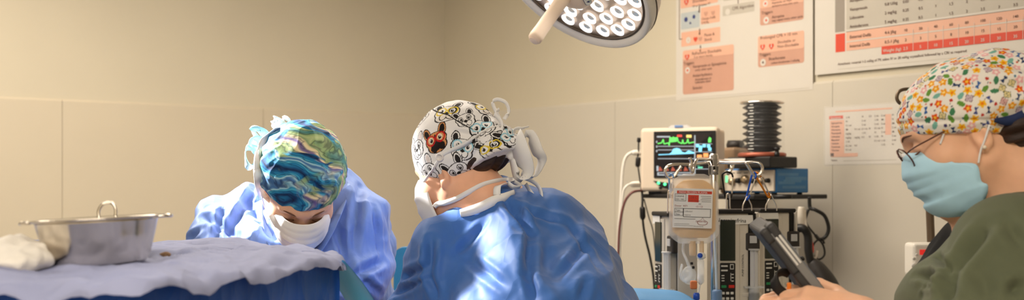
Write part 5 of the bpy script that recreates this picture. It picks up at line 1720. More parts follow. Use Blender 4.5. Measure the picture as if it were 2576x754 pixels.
def make_syringe():
    """large syringe, plunger up, local origin at the flange"""
    rt = thing('syringe', 'syringe', 'syringe')
    b = MB(); b.lathe([(.0150, 0), (.0150, -.105), (.012, -.113), (.003, -.116), (.003, -.128), (.0022, -.128)], seg=28, caps=False); b.build('barrel', CLEAR, rt, world=False)
    b = MB(); b.prism(rrect(-.028, -.013, .028, .013, .006), (0, 0, -.003), (1, 0, 0), (0, 1, 0), (0, 0, 1), .005); b.build('flange', CLEAR, rt, world=False)
    b = MB()
    for a in (0, PI / 2): b.box((0, 0, .040), (.021, .0025, .12), np.array(((math.cos(a), math.sin(a), 0), (-math.sin(a), math.cos(a), 0), (0, 0, 1))))
    b.lathe([(.001, .100), (.015, .100), (.015, .104), (.001, .104)], seg=24); b.build('plunger', FROST, rt, world=False)
    b = MB(); b.lathe([(.001, -.014), (.0143, -.018), (.0146, -.030), (.008, -.036), (.001, -.037)], seg=24); b.build('stopper', BLK, rt, world=False)
    return rt


def pumps():
    grp = None
    proto = make_pump(); syr = make_syringe()
    spots = [((1838, 534, 3.06), .10, 'ivory syringe pump with a handwritten strip of tape, hanging right of the fluid bag'),
             ((1671, 540, 3.12), -1.30, 'ivory syringe pump hanging left of the fluid bag, seen at a steep angle'),
             ((1945, 532, 3.16), .30, 'ivory syringe pump nearest to the tablet, partly behind it')]
    made = []
    for i, ((px, py, Y), a, lab) in enumerate(spots):
        loc = W(px, py, Y)
        o = proto if i == 0 else dup(proto, loc, a)
        o.location = [float(v) for v in loc]; o.rotation_euler = (0, 0, a); o['label'] = lab; made.append(o)
        s = syr if i == 0 else dup(syr, loc)
        ca, sa = math.cos(a), math.sin(a)
        dx, dy = .060, -.018
        s.location = (loc[0] + dx * ca - dy * sa, loc[1] + dx * sa + dy * ca, loc[2] - .203); s.rotation_euler = (0, 0, a)
        s['label'] = ('clear syringe in the pump right of the fluid bag', 'clear syringe in the pump left of the fluid bag', 'clear syringe in the pump beside the tablet')[i]
    # tape strips with handwriting
    def strip(o, txt, w, z):
        mb = MB(); mb.prism([(-.052, z - .014), (w, z - .014 + .003), (w - .002, z + .013), (-.050, z + .012)], (0, -.0128, 0), (1, 0, 0), ZU, (0, -1, 0), .0006, 0)
        if txt: mb.text(txt, (-.046, -.0136, z - .005), (1, 0, -.03), (.12, 0, 1), .015, 1, 'LEFT', 1.0, .01)
        mb.build('tape_label', [TAPE, INK2], o, world=False)
    strip(made[0], 'Norepinefrina', .060, -.020); strip(made[1], '', .0, -.012); strip(made[2], '', .010, -.012)
    # side print on the first pump
    mb = MB(); mb.text('PUMP CONTROL', (.0345, -.0088, -.175), ZU, (-1, 0, 0), .008, 0); mb.build('side_print', [INK2], made[0], world=False)
    # rail behind carrying the pumps
    return made


def blood_bag():
    Y = 2.87
    tp = W(1743, 432, Y)
    rt = thing('fluid_bag', 'clear plastic bag of amber plasma with a white label, hanging from the front hook', 'bag', tp)
    s = Y / F
    film = mat('bag_film', (.93, .90, .86, 1), .22, alpha=.30, spec=.8, bump=.15, bscale=22, bdist=.003)
    fluid = mat('amber_plasma', srgb(254, 200, 112), .25, alpha=.9, sss=.0, spec=.6, var=.05, vscale=14, bump=.02, bscale=20)
    port = mat('port_tube_plastic', srgb(236, 206, 168), .3, alpha=.7, spec=.7, bump=.03, bscale=30)
    c = W(1746, 520, Y)
    def outline(sc, top, bot, wid):
        pts = []
        return pts
    def pillow(x0, x1, y0, y1, th, sh_top, m, name, par, n=2.6, off=0.0):
        """soft rectangular bag between photo rows y0..y1, narrower at the shoulder"""
        cx = (x0 + x1) / 2; rows = []
        for i in range(33):
            v = i / 32; y = y0 + (y1 - y0) * v
            hw = (x1 - x0) / 2
            if v < sh_top: hw *= .42 + .58 * math.sin(v / sh_top * PI / 2) ** .75
            if v > .86: hw *= 1 - .42 * ((v - .86) / .14) ** 1.6
            t = th * math.sin(PI * min(max(v * 1.02, .015), .985)) ** .45
            ring = []
            for j in range(36):
                a = 2 * PI * j / 36
                ca, sa = math.cos(a), math.sin(a)
                q = (abs(ca) ** n + abs(sa) ** n) ** (-1 / n)
                ring.append(W(cx, y, Y) + np.array((hw * s * ca * q, off + t * sa * q * (1 - .75 * abs(ca * q) ** 3), 0)))
            rows.append(ring)
        b = MB(); b.rings(rows); return b.build(name, m, par)
    pillow(1683, 1808, 437, 612, .020, .20, film, 'bag_film', rt)
    pillow(1692, 1800, 452, 598, .0155, .24, fluid, 'plasma', rt)
    # flat welded margin with a slit at the top
    b = MB(); b.tube([W(1735, 440, Y), W(1742, 431, Y), W(1750, 440, Y)], .0016, 8, smoothpath=4); b.build('hanging_eyelet', film, rt)
    lab = mat('white_bag_label', srgb(240, 238, 234), .6, bump=.02, bscale=60)
    rust = mat('rust_print', srgb(150, 60, 50), .6, bump=.01, bscale=60)
    greyp = mat('grey_label_print', srgb(150, 146, 142), .6, bump=.01, bscale=60)
    b = MB(); Yl = Y - .0225
    O = W(1742, 525, Yl); k = Yl / F
    ax, az = np.array((1., .0, -.03)), np.array((.03, .0, 1.))
    def R_(x0, y0, x1, y1, m, lv): b.flat([((x0 - 1742) * k, (525 - y1) * k), ((x1 - 1742) * k, (525 - y1) * k), ((x1 - 1742) * k, (525 - y0) * k), ((x0 - 1742) * k, (525 - y0) * k)], O + np.array((0, -.0003 * lv, 0)), ax, az, m)
    def frame_(x0, y0, x1, y1, m, lv=2, w=.8):
        for q in ((x0, y0, x1, y0 + w), (x0, y1 - w, x1, y1), (x0, y0, x0 + w, y1), (x1 - w, y0, x1, y1)): R_(*q, m, lv)
    def T_(x, y, tx, h, m, lv=3, al='LEFT', flip=False):
        b.text(tx, O + ax * ((x - 1742) * k) + az * ((525 - y) * k) + np.array((0, -.0003 * lv, 0)), ax * (-1 if flip else 1), az * (-1 if flip else 1), h * k * 1.35, m, al)
    b.prism(rrect((1693 - 1742) * k, (525 - 573) * k, (1792 - 1742) * k, (525 - 474) * k, .002), O, ax, az, (0, 1, 0), .0006, 0)
    R_(1702, 480, 1790, 487, 1, 1); T_(1706, 486, 'FRESH FROZEN PLASMA', 5, 0)
    frame_(1697, 488, 1725, 506, 2); T_(1699, 496, 'CANINE', 4.2, 2); T_(1699, 503, 'DEA 1 NEG', 3.2, 2)
    R_(1730, 490, 1757, 508, 1, 1); T_(1734, 499, '-18 C', 6, 4); T_(1733, 506, 'store frozen', 4, 4)
    for i in range(4): R_(1762 + 2 * (i % 2), 492 + 4.5 * i, 1788, 493.5 + 4.5 * i, 3, 1)
    T_(1757, 514, 'ml', 4.5, 2); T_(1697, 520, 'Donor  4471', 4.6, 4); T_(1750, 521, '12 / 23', 4.6, 4)
    frame_(1697, 524, 1719, 543, 2); frame_(1719, 524, 1788, 546, 2, 2, 1.2); R_(1697, 533, 1719, 534, 2, 2); T_(1700, 531, 'Type', 4, 2); T_(1700, 541, 'Date', 4, 2); T_(1722, 533, 'collected', 4, 3); T_(1722, 542, 'expires', 4, 3)
    R_(1697, 550, 1750, 551, 2, 1); T_(1751, 558, 'DONATED', 4.2, 4, 3); 
    dr = [(0, 10), (4, 4), (12, 0), (13, -4), (9, -8), (0, -9), (-9, -8), (-13, -4), (-12, 0), (-4, 4)]
    dr2 = smooth_path([np.array(q, dtype=float) for q in dr], 4, True)[0]
    for i in range(len(dr2)):
        p0, p1 = dr2[i], dr2[(i + 1) % len(dr2)]
        b.flat([((1768 + p0[0] - 1742) * k, (556 * -1 + 525 + p0[1]) * k), ((1768 + p1[0] - 1742) * k, (525 - 556 + p1[1]) * k), ((1768 + p1[0] * .9 - 1742) * k, (525 - 556 + p1[1] * .9) * k), ((1768 + p0[0] * .9 - 1742) * k, (525 - 556 + p0[1] * .9) * k)], O + np.array((0, -.0009, 0)), ax, az, 4)
    R_(1697, 563, 1735, 564, 3, 1); R_(1697, 567, 1745, 568, 3, 1); T_(1746, 570, 'blood bank', 4, 3)
    b.build('bag_label', [lab, REDP, INK2, greyp, rust], rt)
    # ports below
    b = MB(); b.prism([(1722, 604), (1780, 604), (1776, 612), (1726, 612)] and [((x - 1742) * s, (525 - y) * s) for x, y in ((1715, 600), (1785, 600), (1778, 612), (1722, 612))], W(1742, 525, Y) + (0, -.002, 0), (1, 0, 0), ZU, (0, 1, 0), .004); b.build('port_bar', film, rt)
    for x, r, y1 in ((1742, .0085, 640), (1765, .0060, 645)):
        b = MB(); b.lathe([(r, 0), (r, (y1 - 606) * s), (r * .8, (y1 - 603) * s)][::1], W(x, 606, Y), (0, 0, -1), 18); b.build('port_tube', port, rt)
    # giving set: spike, drip chamber, line
    g = thing('giving_set', 'clear infusion line with blue-tipped spike and drip chamber below the fluid bag', 'infusion line', W(1764, 640, Y))
    bl = mat('blue_spike_plastic', srgb(40, 84, 190), .4, bump=.02, bscale=60); wh = mat('white_spike_plastic', srgb(236, 234, 228), .4, bump=.02, bscale=60)
    b = MB(); b.lathe([(.004, 0), (.010, .004), (.0115, .010), (.0115, .014), (.006, .018)], W(1764, 634, Y - .004), (0, 0, -1), 20); b.build('spike_flange', wh, g)
    b = MB(); b.lathe([(.001, 0), (.0062, .001), (.0062, .008), (.001, .009)], W(1761, 642, Y - .014) + (0, .004, 0), (0, -1, 0), 18); b.build('spike_vent', bl, g)
    b = MB(); b.lathe([(.005, 0), (.0088, .004), (.0092, .055), (.0080, .060), (.0035, .064)], W(1763, 652, Y - .004), (0, 0, -1), 24); b.build('drip_chamber', CLEAR, g)
    b = MB(); b.lathe([(.008, 0), (.0084, .018), (.003, .026)], W(1762, 690, Y - .004), (0, 0, -1), 20); b.build('drip_filter', FROST, g)
    b = MB(); b.tube([W(1761, 716, Y - .004), W(1758, 735, Y - .01), W(1752, 760, Y), W(1745, 800, Y), W(1752, 900, Y), W(1760, 1000, Y)], .0022, 8, smoothpath=6); b.build('line', FROST, g)
    b = MB(); b.lathe([(.006, 0), (.0085, .004), (.0085, .016), (.005, .020)], W(1752, 736, Y - .012), (0, 0, -1), 16); b.build('line_connector', bl, g)
    b = MB(); b.box(W(1745, 716, Y - .01), (.018, .012, .022), bev=.004); b.build('roller_clamp', mat('orange_clamp', srgb(214, 120, 70), .5, bump=.02, bscale=60), g)
    # second, coiled line with stopcock behind
    g = thing('extension_line', 'clear extension line with small clamps, looped left of the drip chamber', 'infusion line', W(1725, 650, 2.93))
    b = MB(); b.tube([W(1722, 600, 2.93), W(1718, 630, 2.93), W(1730, 660, 2.92), W(1738, 690, 2.92), W(1722, 705, 2.92), W(1712, 690, 2.92), W(1716, 664, 2.925)], [.0035, .0035, .004, .005, .005, .004, .003], 10, smoothpath=6); b.build('line', CLEAR, g)
    b = MB(); b.ell(W(1733, 692, 2.92), (.020, .010, .024)); b.build('filter_chamber', CLEAR, g)
    for x, y in ((1740, 662), (1744, 672)): b2 = MB(); b2.box(W(x, y, 2.915), (.007, .006, .007), bev=.0015); b2.build('clamp', BLK, g)
    g = thing('infusion_tube', 'blue-white ribbed tube running down along the chrome stand', 'tube', W(1806, 690, 2.97))
    bl2 = mat('blue_grey_tube', srgb(110, 140, 180), .4, bump=.05, bscale=60)
    b = MB(); b.tube([W(1798, 560, 2.975), W(1800, 640, 2.97), W(1803, 730, 2.965)], .0035, 10, smoothpath=6); b.build('tube', mat('pale_blue_tube', srgb(196, 214, 232), .35, bump=.02, bscale=60), g)
    b = MB(); b.lathe([(.010, 0)] + [(.0125 + .0012 * (i % 2), .004 * i) for i in range(1, 18)] + [(.010, .075)], W(1804, 728, 2.965), (0, 0, -1), 22); b.build('ribbed_sleeve', bl2, g)


def anesthesia_machine():
    c = np.array((.827, 4.176, 0.)); w = DR; n = NR
    R3 = np.stack((w, -n, ZU))       # local x along the wall, y into the wall
    zs = EYE - .034
    rt = thing('anesthesia_machine', 'dark grey anaesthesia trolley with a black shelf standing at the right wall', 'trolley', c)
    def at(a, b, z): return c + w * a + n * b + ZU * z
    b = MB(); b.box(at(0, .0, zs - .008), (.56, .40, .016), R3, .004); b.build('shelf', BLK, rt)
    b = MB(); b.box(at(.02, -.06, (zs - .016 + .16) / 2), (.10, .12, zs - .016 - .16), R3, .008); b.build('column', DGR, rt)
    b = MB(); b.box(at(0, 0, .13), (.52, .44, .06), R3, .015); b.build('base', DGR, rt)
    b = MB(); b.box(at(-.02, .02, .62), (.40, .34, .016), R3, .004); b.build('lower_shelf', BLK, rt)
    for sx in (-1, 1):
        for sy in (-1, 1):
            p = at(sx * .23, sy * .19, .05)
            b = MB(); b.lathe([(.001, -.014), (.045, -.014), (.05, -.006), (.05, .006), (.045, .014), (.001, .014)], p, w, 24); b.tube([p, p + ZU * .06], .012, 10); b.build('caster', BLK, rt)
    b = MB(); b.tube([at(.27, .12, zs - .008), at(.33, .12, zs - .006), at(.36, .10, zs - .006)], .008, 10); b.build('side_peg', BLK, rt)
    # blue-cased ventilator control unit, on the shelf
    K = np.array((.2364 * 3.95, 3.95, 0.)); bw, bd, bh = .245, .184, .088
    cc = K - w * bw / 2 - n * bd / 2 + ZU * (zs + bh / 2 + .006)
    ru = thing('ventilator_unit', 'blue ventilator control box with cream front panel and knobs, on the trolley shelf', 'ventilator', cc - ZU * (bh / 2 + .006))
    blue = mat('blue_enamel_case', srgb(50, 118, 178), .4, var=.05, vscale=12, bump=.03, bscale=60)
    b = MB(); b.box(cc - n * .004, (bw, bd - .008, bh), R3, .003); b.build('case', blue, ru)
    b = MB(); b.box(cc + n * (bd / 2 - .003), (bw - .010, .008, bh - .012), R3, .002); fp = b.build('front_panel', CREAM, ru)
    f0 = cc + n * (bd / 2 + .001)
    def knob(x, z, r, m, nm='knob', d=.014):
        q = MB(); q.lathe([(r * 1.1, 0), (r, d * .3), (r * .9, d), (r * .3, d * 1.1), (.0005, d * 1.1)], f0 + w * x + ZU * z, n, 22); q.build(nm, m, fp)
    ST = mat('brass_tinted_steel', srgb(190, 168, 138), .3, .8, bump=.02, bscale=60)
    for x, z, r, m in ((-.075, -.004, .013, ST), (-.045, 0, .010, BLK), (-.012, .004, .016, ST), (.028, -.002, .009, BLK), (.062, .0, .013, ST), (.094, .0, .008, BLK)): knob(x, z, r, m)
    gl = mat('green_indicator_light', srgb(60, 200, 110), .4, emit=(.25, 1, .45), estr=1.2, bump=.01, bscale=20)
    q = MB(); q.box(f0 + w * -.105 + ZU * .006, (.010, .004, .024), R3, .001); q.build('indicator_light', gl, fp)
    q = MB()
    for x in (-.075, -.045, -.012, .028, .062): q.box(f0 + w * x + ZU * .028 + n * -.0004, (.020, .001, .003), R3)
    q.build('panel_legend', INK2, fp)
    q = MB(); sd = cc + w * (bw / 2 + .0006)
    for i, (y, z, l, h) in enumerate(((.02, .022, .11, .010), (-.02, .008, .12, .012), (.03, -.008, .09, .010), (-.01, -.024, .13, .010), (.0, -.002, .10, .008))):
        q.box(sd + n * y + ZU * z, (.0012, 1, 1) and (l, .0012, h), np.stack((n, w, ZU)))
    q.build('side_sticker', mat('faded_blue_sticker', srgb(86, 140, 186), .5, var=.08, vscale=40), ru)
    for sx in (-1, 1):
        for sy in (-1, 1):
            q = MB(); q.lathe([(.010, 0), (.010, .006)], cc + w * sx * .10 + n * sy * .07 - ZU * (bh / 2 + .006)); q.build('rubber_foot', BLK, ru)
    top = zs + .006 + bh
    # bellows assembly on top
    bc = np.array((W(1917, 400, 4.03)[0], 4.03, 0.)); zb = top + .001
    rb = thing('bellows', 'black pleated ventilator bellows in a clear cylinder, on the blue control box', 'bellows', bc + ZU * zb)
    b = MB(); b.box(bc + ZU * (zb + .020), (.20, .15, .040), R3, .005); b.build('base', BLK, rb)
    q = MB(); q.box(bc - w * .06 + n * .079 + ZU * (zb + .028), (.10, .004, .013), R3, .001); q.build('label', KEYW, rb)
    q = MB(); q.lathe([(.010, 0), (.010, .012), (.007, .014), (.007, .022), (.011, .024), (.011, .032), (.001, .033)], bc + w * .085 + n * .02 + ZU * (zb + .040)); q.build('valve_knob', BLK, rb)
    q = MB(); q.lathe([(.084, 0), (.086, .004), (.086, .012), (.078, .016), (.070, .012), (.070, 0)], bc + ZU * (zb + .040), seg=40); q.build('seat_ring', mat('copper_red_ring', srgb(168, 92, 70), .4, .4, bump=.02, bscale=40), rb)
    prof = [(.001, .002)]
    z0, pit, np_ = .014, .0235, 7
    prof += [(.052, z0 - .004)]
    for i in range(np_):
        z = z0 + pit * i
        prof += [(.052, z), (.060, z + pit * .22), (.069, z + pit * .40), (.070, z + pit * .5), (.069, z + pit * .60), (.060, z + pit * .78)]
    zt = z0 + pit * np_
    prof += [(.052, zt), (.064, zt + .004), (.066, zt + .010), (.001, zt + .011)]
    rub = mat('black_bellows_rubber', srgb(22, 20, 20), .22, spec=.7, bump=.03, bscale=40)
    q = MB(); q.lathe(prof, bc + ZU * (zb + .052), seg=48); q.build('pleated_bellows', rub, rb)
    dome = mat('clear_dome', (.95, .95, .95, 1), .04, alpha=.04, spec=.6, bump=.01, bscale=8)
    q = MB(); q.lathe([(.080, 0), (.080, .184), (.078, .190)], bc + ZU * (zb + .050), seg=48, caps=False); q.build('clear_cylinder', dome, rb)
    q = MB(); q.lathe([(.001, .190), (.076, .190), (.080, .187), (.080, .183), (.0765, .183)], bc + ZU * (zb + .050), seg=48, caps=False); q.build('cylinder_lid', CHROME, rb)
    # tick marks up the cylinder
    q = MB()
    for i in range(16):
        a = math.radians(232); z = zb + .066 + i * .0105
        t_ = np.array((math.cos(a), math.sin(a), 0)); s_ = np.array((-t_[1], t_[0], 0)); l = .016 if i % 2 == 0 else .009
        q.flat([(-l, 0), (l * .4, 0), (l * .4, .0028), (-l, .0028)], bc + t_ * .0808 + ZU * z, s_, ZU)
    q.build('volume_scale', KEYW, rb)
    # small grey block and vaporiser behind
    rv = thing('vaporiser', 'small tan vaporiser block between the monitor and the bellows', 'vaporiser', np.array((W(1850, 400, 4.36)[0], 4.36, zs)))
    vc = np.array((W(1850, 400, 4.36)[0], 4.36, 0)); tanp = mat('tan_vaporiser_case', srgb(158, 132, 106), .45, bump=.02, bscale=50)
    q = MB(); q.box(vc + ZU * (zs + .09), (.075, .10, .18), R3, .01); q.build('case', tanp, rv)
    q = MB(); q.lathe([(.034, 0), (.036, .012), (.030, .028), (.001, .029)], vc + ZU * (zs + .18), seg=28); q.build('dial', DGR, rv)
    return c, w, n, R3, zs, at


def monitor(zs):
    Y = 4.20
    cx = W(1711, 478, Y); nf = np.array((-.40, -.917, 0)); rgt = np.array((.917, -.40, 0))
    R3 = np.stack((rgt, -nf, ZU))
    rt = thing('patient_monitor', 'beige patient monitor with coloured vital-sign curves on its screen', 'monitor', (cx[0], cx[1], zs))
    s = Y / F
    wd, ht, dp = .300, .240, .15
    c = np.array((cx[0], cx[1], zs + .010 + ht / 2))
    beige = mat('beige_monitor_case', srgb(224, 206, 184), .5, bump=.03, bscale=70)
    b = MB(); b.box(c - nf * 0, (wd, .05, ht), R3, .014, 3); b.box(c - nf * .07, (wd - .012, .10, ht - .010), R3, .012, 3); b.build('case', beige, rt)
    b = MB(); b.prism([(-.045, 0), (.045, 0), (.030, .012), (-.030, .012)], c + ZU * (ht / 2 - .003) + nf * .02, rgt, ZU, -nf, .03); hd = b.build('alarm_hood', mat('white_translucent_cap', srgb(228, 224, 220), .4, bump=.02, bscale=30), rt)
    b = MB(); b.box(c + ZU * (ht / 2 + .004) + nf * .021, (.032, .003, .009), R3, .001); b.build('alarm_light', mat('blue_alarm_lens', srgb(120, 150, 200), .3, bump=.01, bscale=30), hd)
    def q_(px, py):
        """photo pixel on the monitor's front plane -> local (x, z)"""
        a = (px - HX) / F; p0 = c + nf * .0255
        t = (a * p0[1] - p0[0]) / (rgt[0] - a * rgt[1]); P = p0 + rgt * t
        return t, EYE + (HY - py) * P[1] / F - p0[2]
    O = c + nf * .0255
    (xa, zt), (xb, zb) = q_(1645, 331), q_(1801, 447)
    b = MB(); b.prism(rrect(xa, zb, xb, zt, .003), O, rgt, ZU, nf, .0022); b.build('bezel', BLK, rt)
    black = mat('screen_dark', srgb(52, 44, 42), .25, emit=srgb(62, 54, 50), estr=.35, bump=.01, bscale=10)
    def em(nm, c_, e=1.0): return mat(nm, srgb(*c_), .4, emit=srgb(*c_), estr=e, bump=.005, bscale=10)
    g, bl, rd, wt, yl, br, og, tl = em('trace_green', (96, 210, 96)), em('trace_blue', (120, 205, 240)), em('trace_red', (222, 70, 60)), em('trace_grey', (150, 160, 170), .7), em('trace_yellow', (215, 190, 110)), em('trace_brown', (150, 74, 58), .7), em('trace_orange', (236, 150, 90)), em('trace_teal', (90, 190, 160))
    b = MB(); lay = [0]
    def P(pts, m, lv=1): b.flat([q_(x, y) for x, y in pts], O + nf * (.0022 + .0003 * lv), rgt, ZU, m)
    def rc(x0, y0, x1, y1, m, lv=2): P([(x0, y1), (x1, y1), (x1, y0), (x0, y0)], m, lv)
    P([(1650, 444), (1796, 440), (1792, 336), (1648, 339)], 0, 0)
    def trace(pts, th, m):
        for (x0, y0), (x1, y1) in zip(pts[:-1], pts[1:]):
            dx, dy = x1 - x0, y1 - y0; L = math.hypot(dx, dy) + 1e-6; nx, ny = -dy / L * th / 2, dx / L * th / 2
            P([(x0 + nx, y0 + ny), (x1 + nx, y1 + ny), (x1 - nx, y1 - ny), (x0 - nx, y0 - ny)], m, 3)
    # ecg
    trace([(1655, 361), (1665, 359), (1669, 350), (1671, 362), (1682, 359), (1684, 366), (1686, 345), (1692, 350), (1694, 344), (1700, 352), (1704, 345), (1707, 357), (1716, 361), (1718, 351), (1720, 361), (1728, 359), (1731, 349), (1733, 360), (1747, 357)], 2.4, 1)
    P([(1685, 358), (1704, 356), (1703, 345), (1687, 346)], 1, 2)
    # capnogram / pressure in blue
    P([(1657, 390), (1747, 386), (1747, 383), (1738, 380), (1733, 378), (1724, 384), (1716, 382), (1711, 374), (1703, 372), (1694, 374), (1690, 383), (1684, 387), (1657, 388)], 2, 2)
    for y in (367, 376, 398): rc(1655, y, 1747, y + 1.6, 4)
    for k in range(6): P([(1656 + 16 * k, 430), (1668 + 16 * k, 429), (1664 + 16 * k, 423), (1660 + 16 * k, 418)], 6, 2)
    rc(1653, 342, 1686, 345.5, 4); rc(1704, 339, 1716, 344, 3); rc(1727, 339, 1740, 346, 5); rc(1652, 417, 1657, 430, 4); rc(1654, 433, 1748, 441, 4); rc(1658, 435, 1744, 438, 0, 3)
    for y in (354, 366, 377): rc(1651, y, 1654, y + 5, 4)
    rc(1747, 340, 1750, 440, 4, 3)
    for y in (361, 381, 406, 424): rc(1750, y, 1792, y + 1.5, 4, 3)
    P([(1782, 358), (1789, 358), (1790, 348), (1785, 344), (1782, 350)], 1, 2)
    for x, y in ((1755, 366), (1763, 370), (1772, 366), (1783, 367), (1762, 377), (1786, 375)): rc(x - 4, y - 4, x + 4, y + 4, 2)
    rc(1754, 389, 1766, 398, 7); rc(1770, 385, 1782, 395, 7); rc(1772, 400, 1787, 405, 4); rc(1752, 412, 1760, 416, 8); rc(1756, 419, 1768, 423, 8)
    b.build('screen', [black, g, bl, rd, wt, yl, br, og, tl], rt)
    # control strip with two green lights
    b = MB(); b.flat([q_(x, y) for x, y in ((1643, 454), (1662, 470), (1690, 478), (1696, 462))][::1], O + nf * .0012, rgt, ZU); 
    b.prism([q_(x, y) for x, y in ((1644, 454), (1664, 467), (1694, 474), (1696, 464), (1670, 461))], O, rgt, ZU, nf, .002); cs = b.build('button_strip', BLK, rt)
    gr = mat('green_led_button', srgb(50, 210, 110), .3, emit=(.1, .9, .35), estr=2.0, bump=.01, bscale=20)
    for x, y in ((1657, 460), (1673, 463)):
        b = MB(); x_, z_ = q_(x, y); b.lathe([(.0058, 0), (.0050, .004), (.001, .005)], O + nf * .0015 + rgt * x_ + ZU * z_, nf, 18); b.build('lit_button', gr, cs)
    x_, z_ = q_(1662, 472); b = MB(); b.lathe([(.006, 0), (.005, .010), (.001, .011)], O + rgt * x_ + ZU * z_, nf, 18); b.build('rotary_knob', BLK, rt)
    for sx in (-1, 1): 
        b = MB(); b.box(c + rgt * sx * .10 - nf * .05 - ZU * (ht / 2 + .004), (.05, .10, .012), R3, .003); b.build('foot', BLK, rt)
    # cables plugged into the left side
    wht = mat('white_cable_jacket', srgb(232, 226, 214), .45, bump=.02, bscale=60)
    Yc = 4.27
    def cable(nm, lab, pts, r, m, plug=None, pm=None):
        t = thing(nm, lab, 'cable', pts[0])
        b = MB(); b.tube(pts, r, 10, smoothpath=6); b.build('cord', m, t)
        if plug:
            for (a, e, rr) in plug: b = MB(); b.tube([a, a + (e - a) * .15, a + (e - a) * .8, e], [rr * .8, rr, rr, rr * .6], 14); b.build('plug', pm or m, t)
    def on(py): return c - rgt * (wd / 2 - .003) - nf * .03 + ZU * (EYE + (HY - py) * Yc / F - c[2])
    e1 = on(383); e2 = on(462); e3 = on(478)
    z0 = .9
    cable('cable', 'white cable curving from the upper left side of the monitor down the wall', [e1, e1 - rgt * .03, W(1590, 383, Yc), W(1574, 396, Yc), W(1566, 430, Yc), W(1562, 500, Yc), W(1557, 580, Yc), W(1553, 700, Yc), W(1560, 860, Yc + .02)], .006, wht, [(e1, W(1588, 384, Yc), .011)])
    cable('cable', 'white cable plugged in low on the monitor side above the dark red hose', [e2, W(1590, 462, Yc - .02), W(1574, 470, Yc - .035), W(1567, 490, Yc - .035), W(1563, 560, Yc - .03), W(1559, 660, Yc - .03), W(1568, 860, Yc - .03)], .0045, wht, [(e2, W(1585, 464, Yc), .012)])
    mar = mat('maroon_hose', srgb(112, 66, 62), .4, bump=.02, bscale=60)
    cable('hose', 'dark red hose bending down left of the monitor', [on(480), W(1602, 480, Yc - .06), W(1585, 488, Yc - .08), W(1570, 512, Yc - .08), W(1560, 560, Yc - .08), W(1556, 620, Yc - .08), W(1553, 760, Yc - .08), W(1560, 900, Yc - .08)], .005, mar)
    b5 = mat('black_cable_jacket', srgb(24, 22, 22), .45, bump=.02, bscale=60)
    cable('cable', 'black power cable with an inline plug hanging below the monitor', [W(1614, 470, Yc), W(1616, 500, Yc - .03), W(1616, 540, Yc - .04), W(1622, 590, Yc - .04), W(1636, 650, Yc - .04), W(1646, 720, Yc - .04), W(1650, 860, Yc - .04)], .0045, b5, [(W(1616, 520, Yc - .04), W(1617, 552, Yc - .04), .011)])
    cable('cable', 'thin dark cable running down beside the black power cable', [W(1620, 500, Yc - .03), W(1632, 545, Yc - .03), W(1644, 590, Yc - .03), W(1652, 700, Yc - .03), W(1656, 860, Yc - .03)], .0025, b5)
    for y, dx in ((352, 0), (405, -6), (418, -4)):
        pass
    cable('cable', 'short dark connector cable at the upper left edge of the monitor', [on(345) , W(1608, 352, Yc), W(1606, 380, Yc), W(1604, 405, Yc), W(1608, 440, Yc), W(1612, 465, Yc)], .003, b5, [(W(1606, 395, Yc), W(1604, 420, Yc), .010), (W(1608, 346, Yc), W(1607, 358, Yc), .008)])


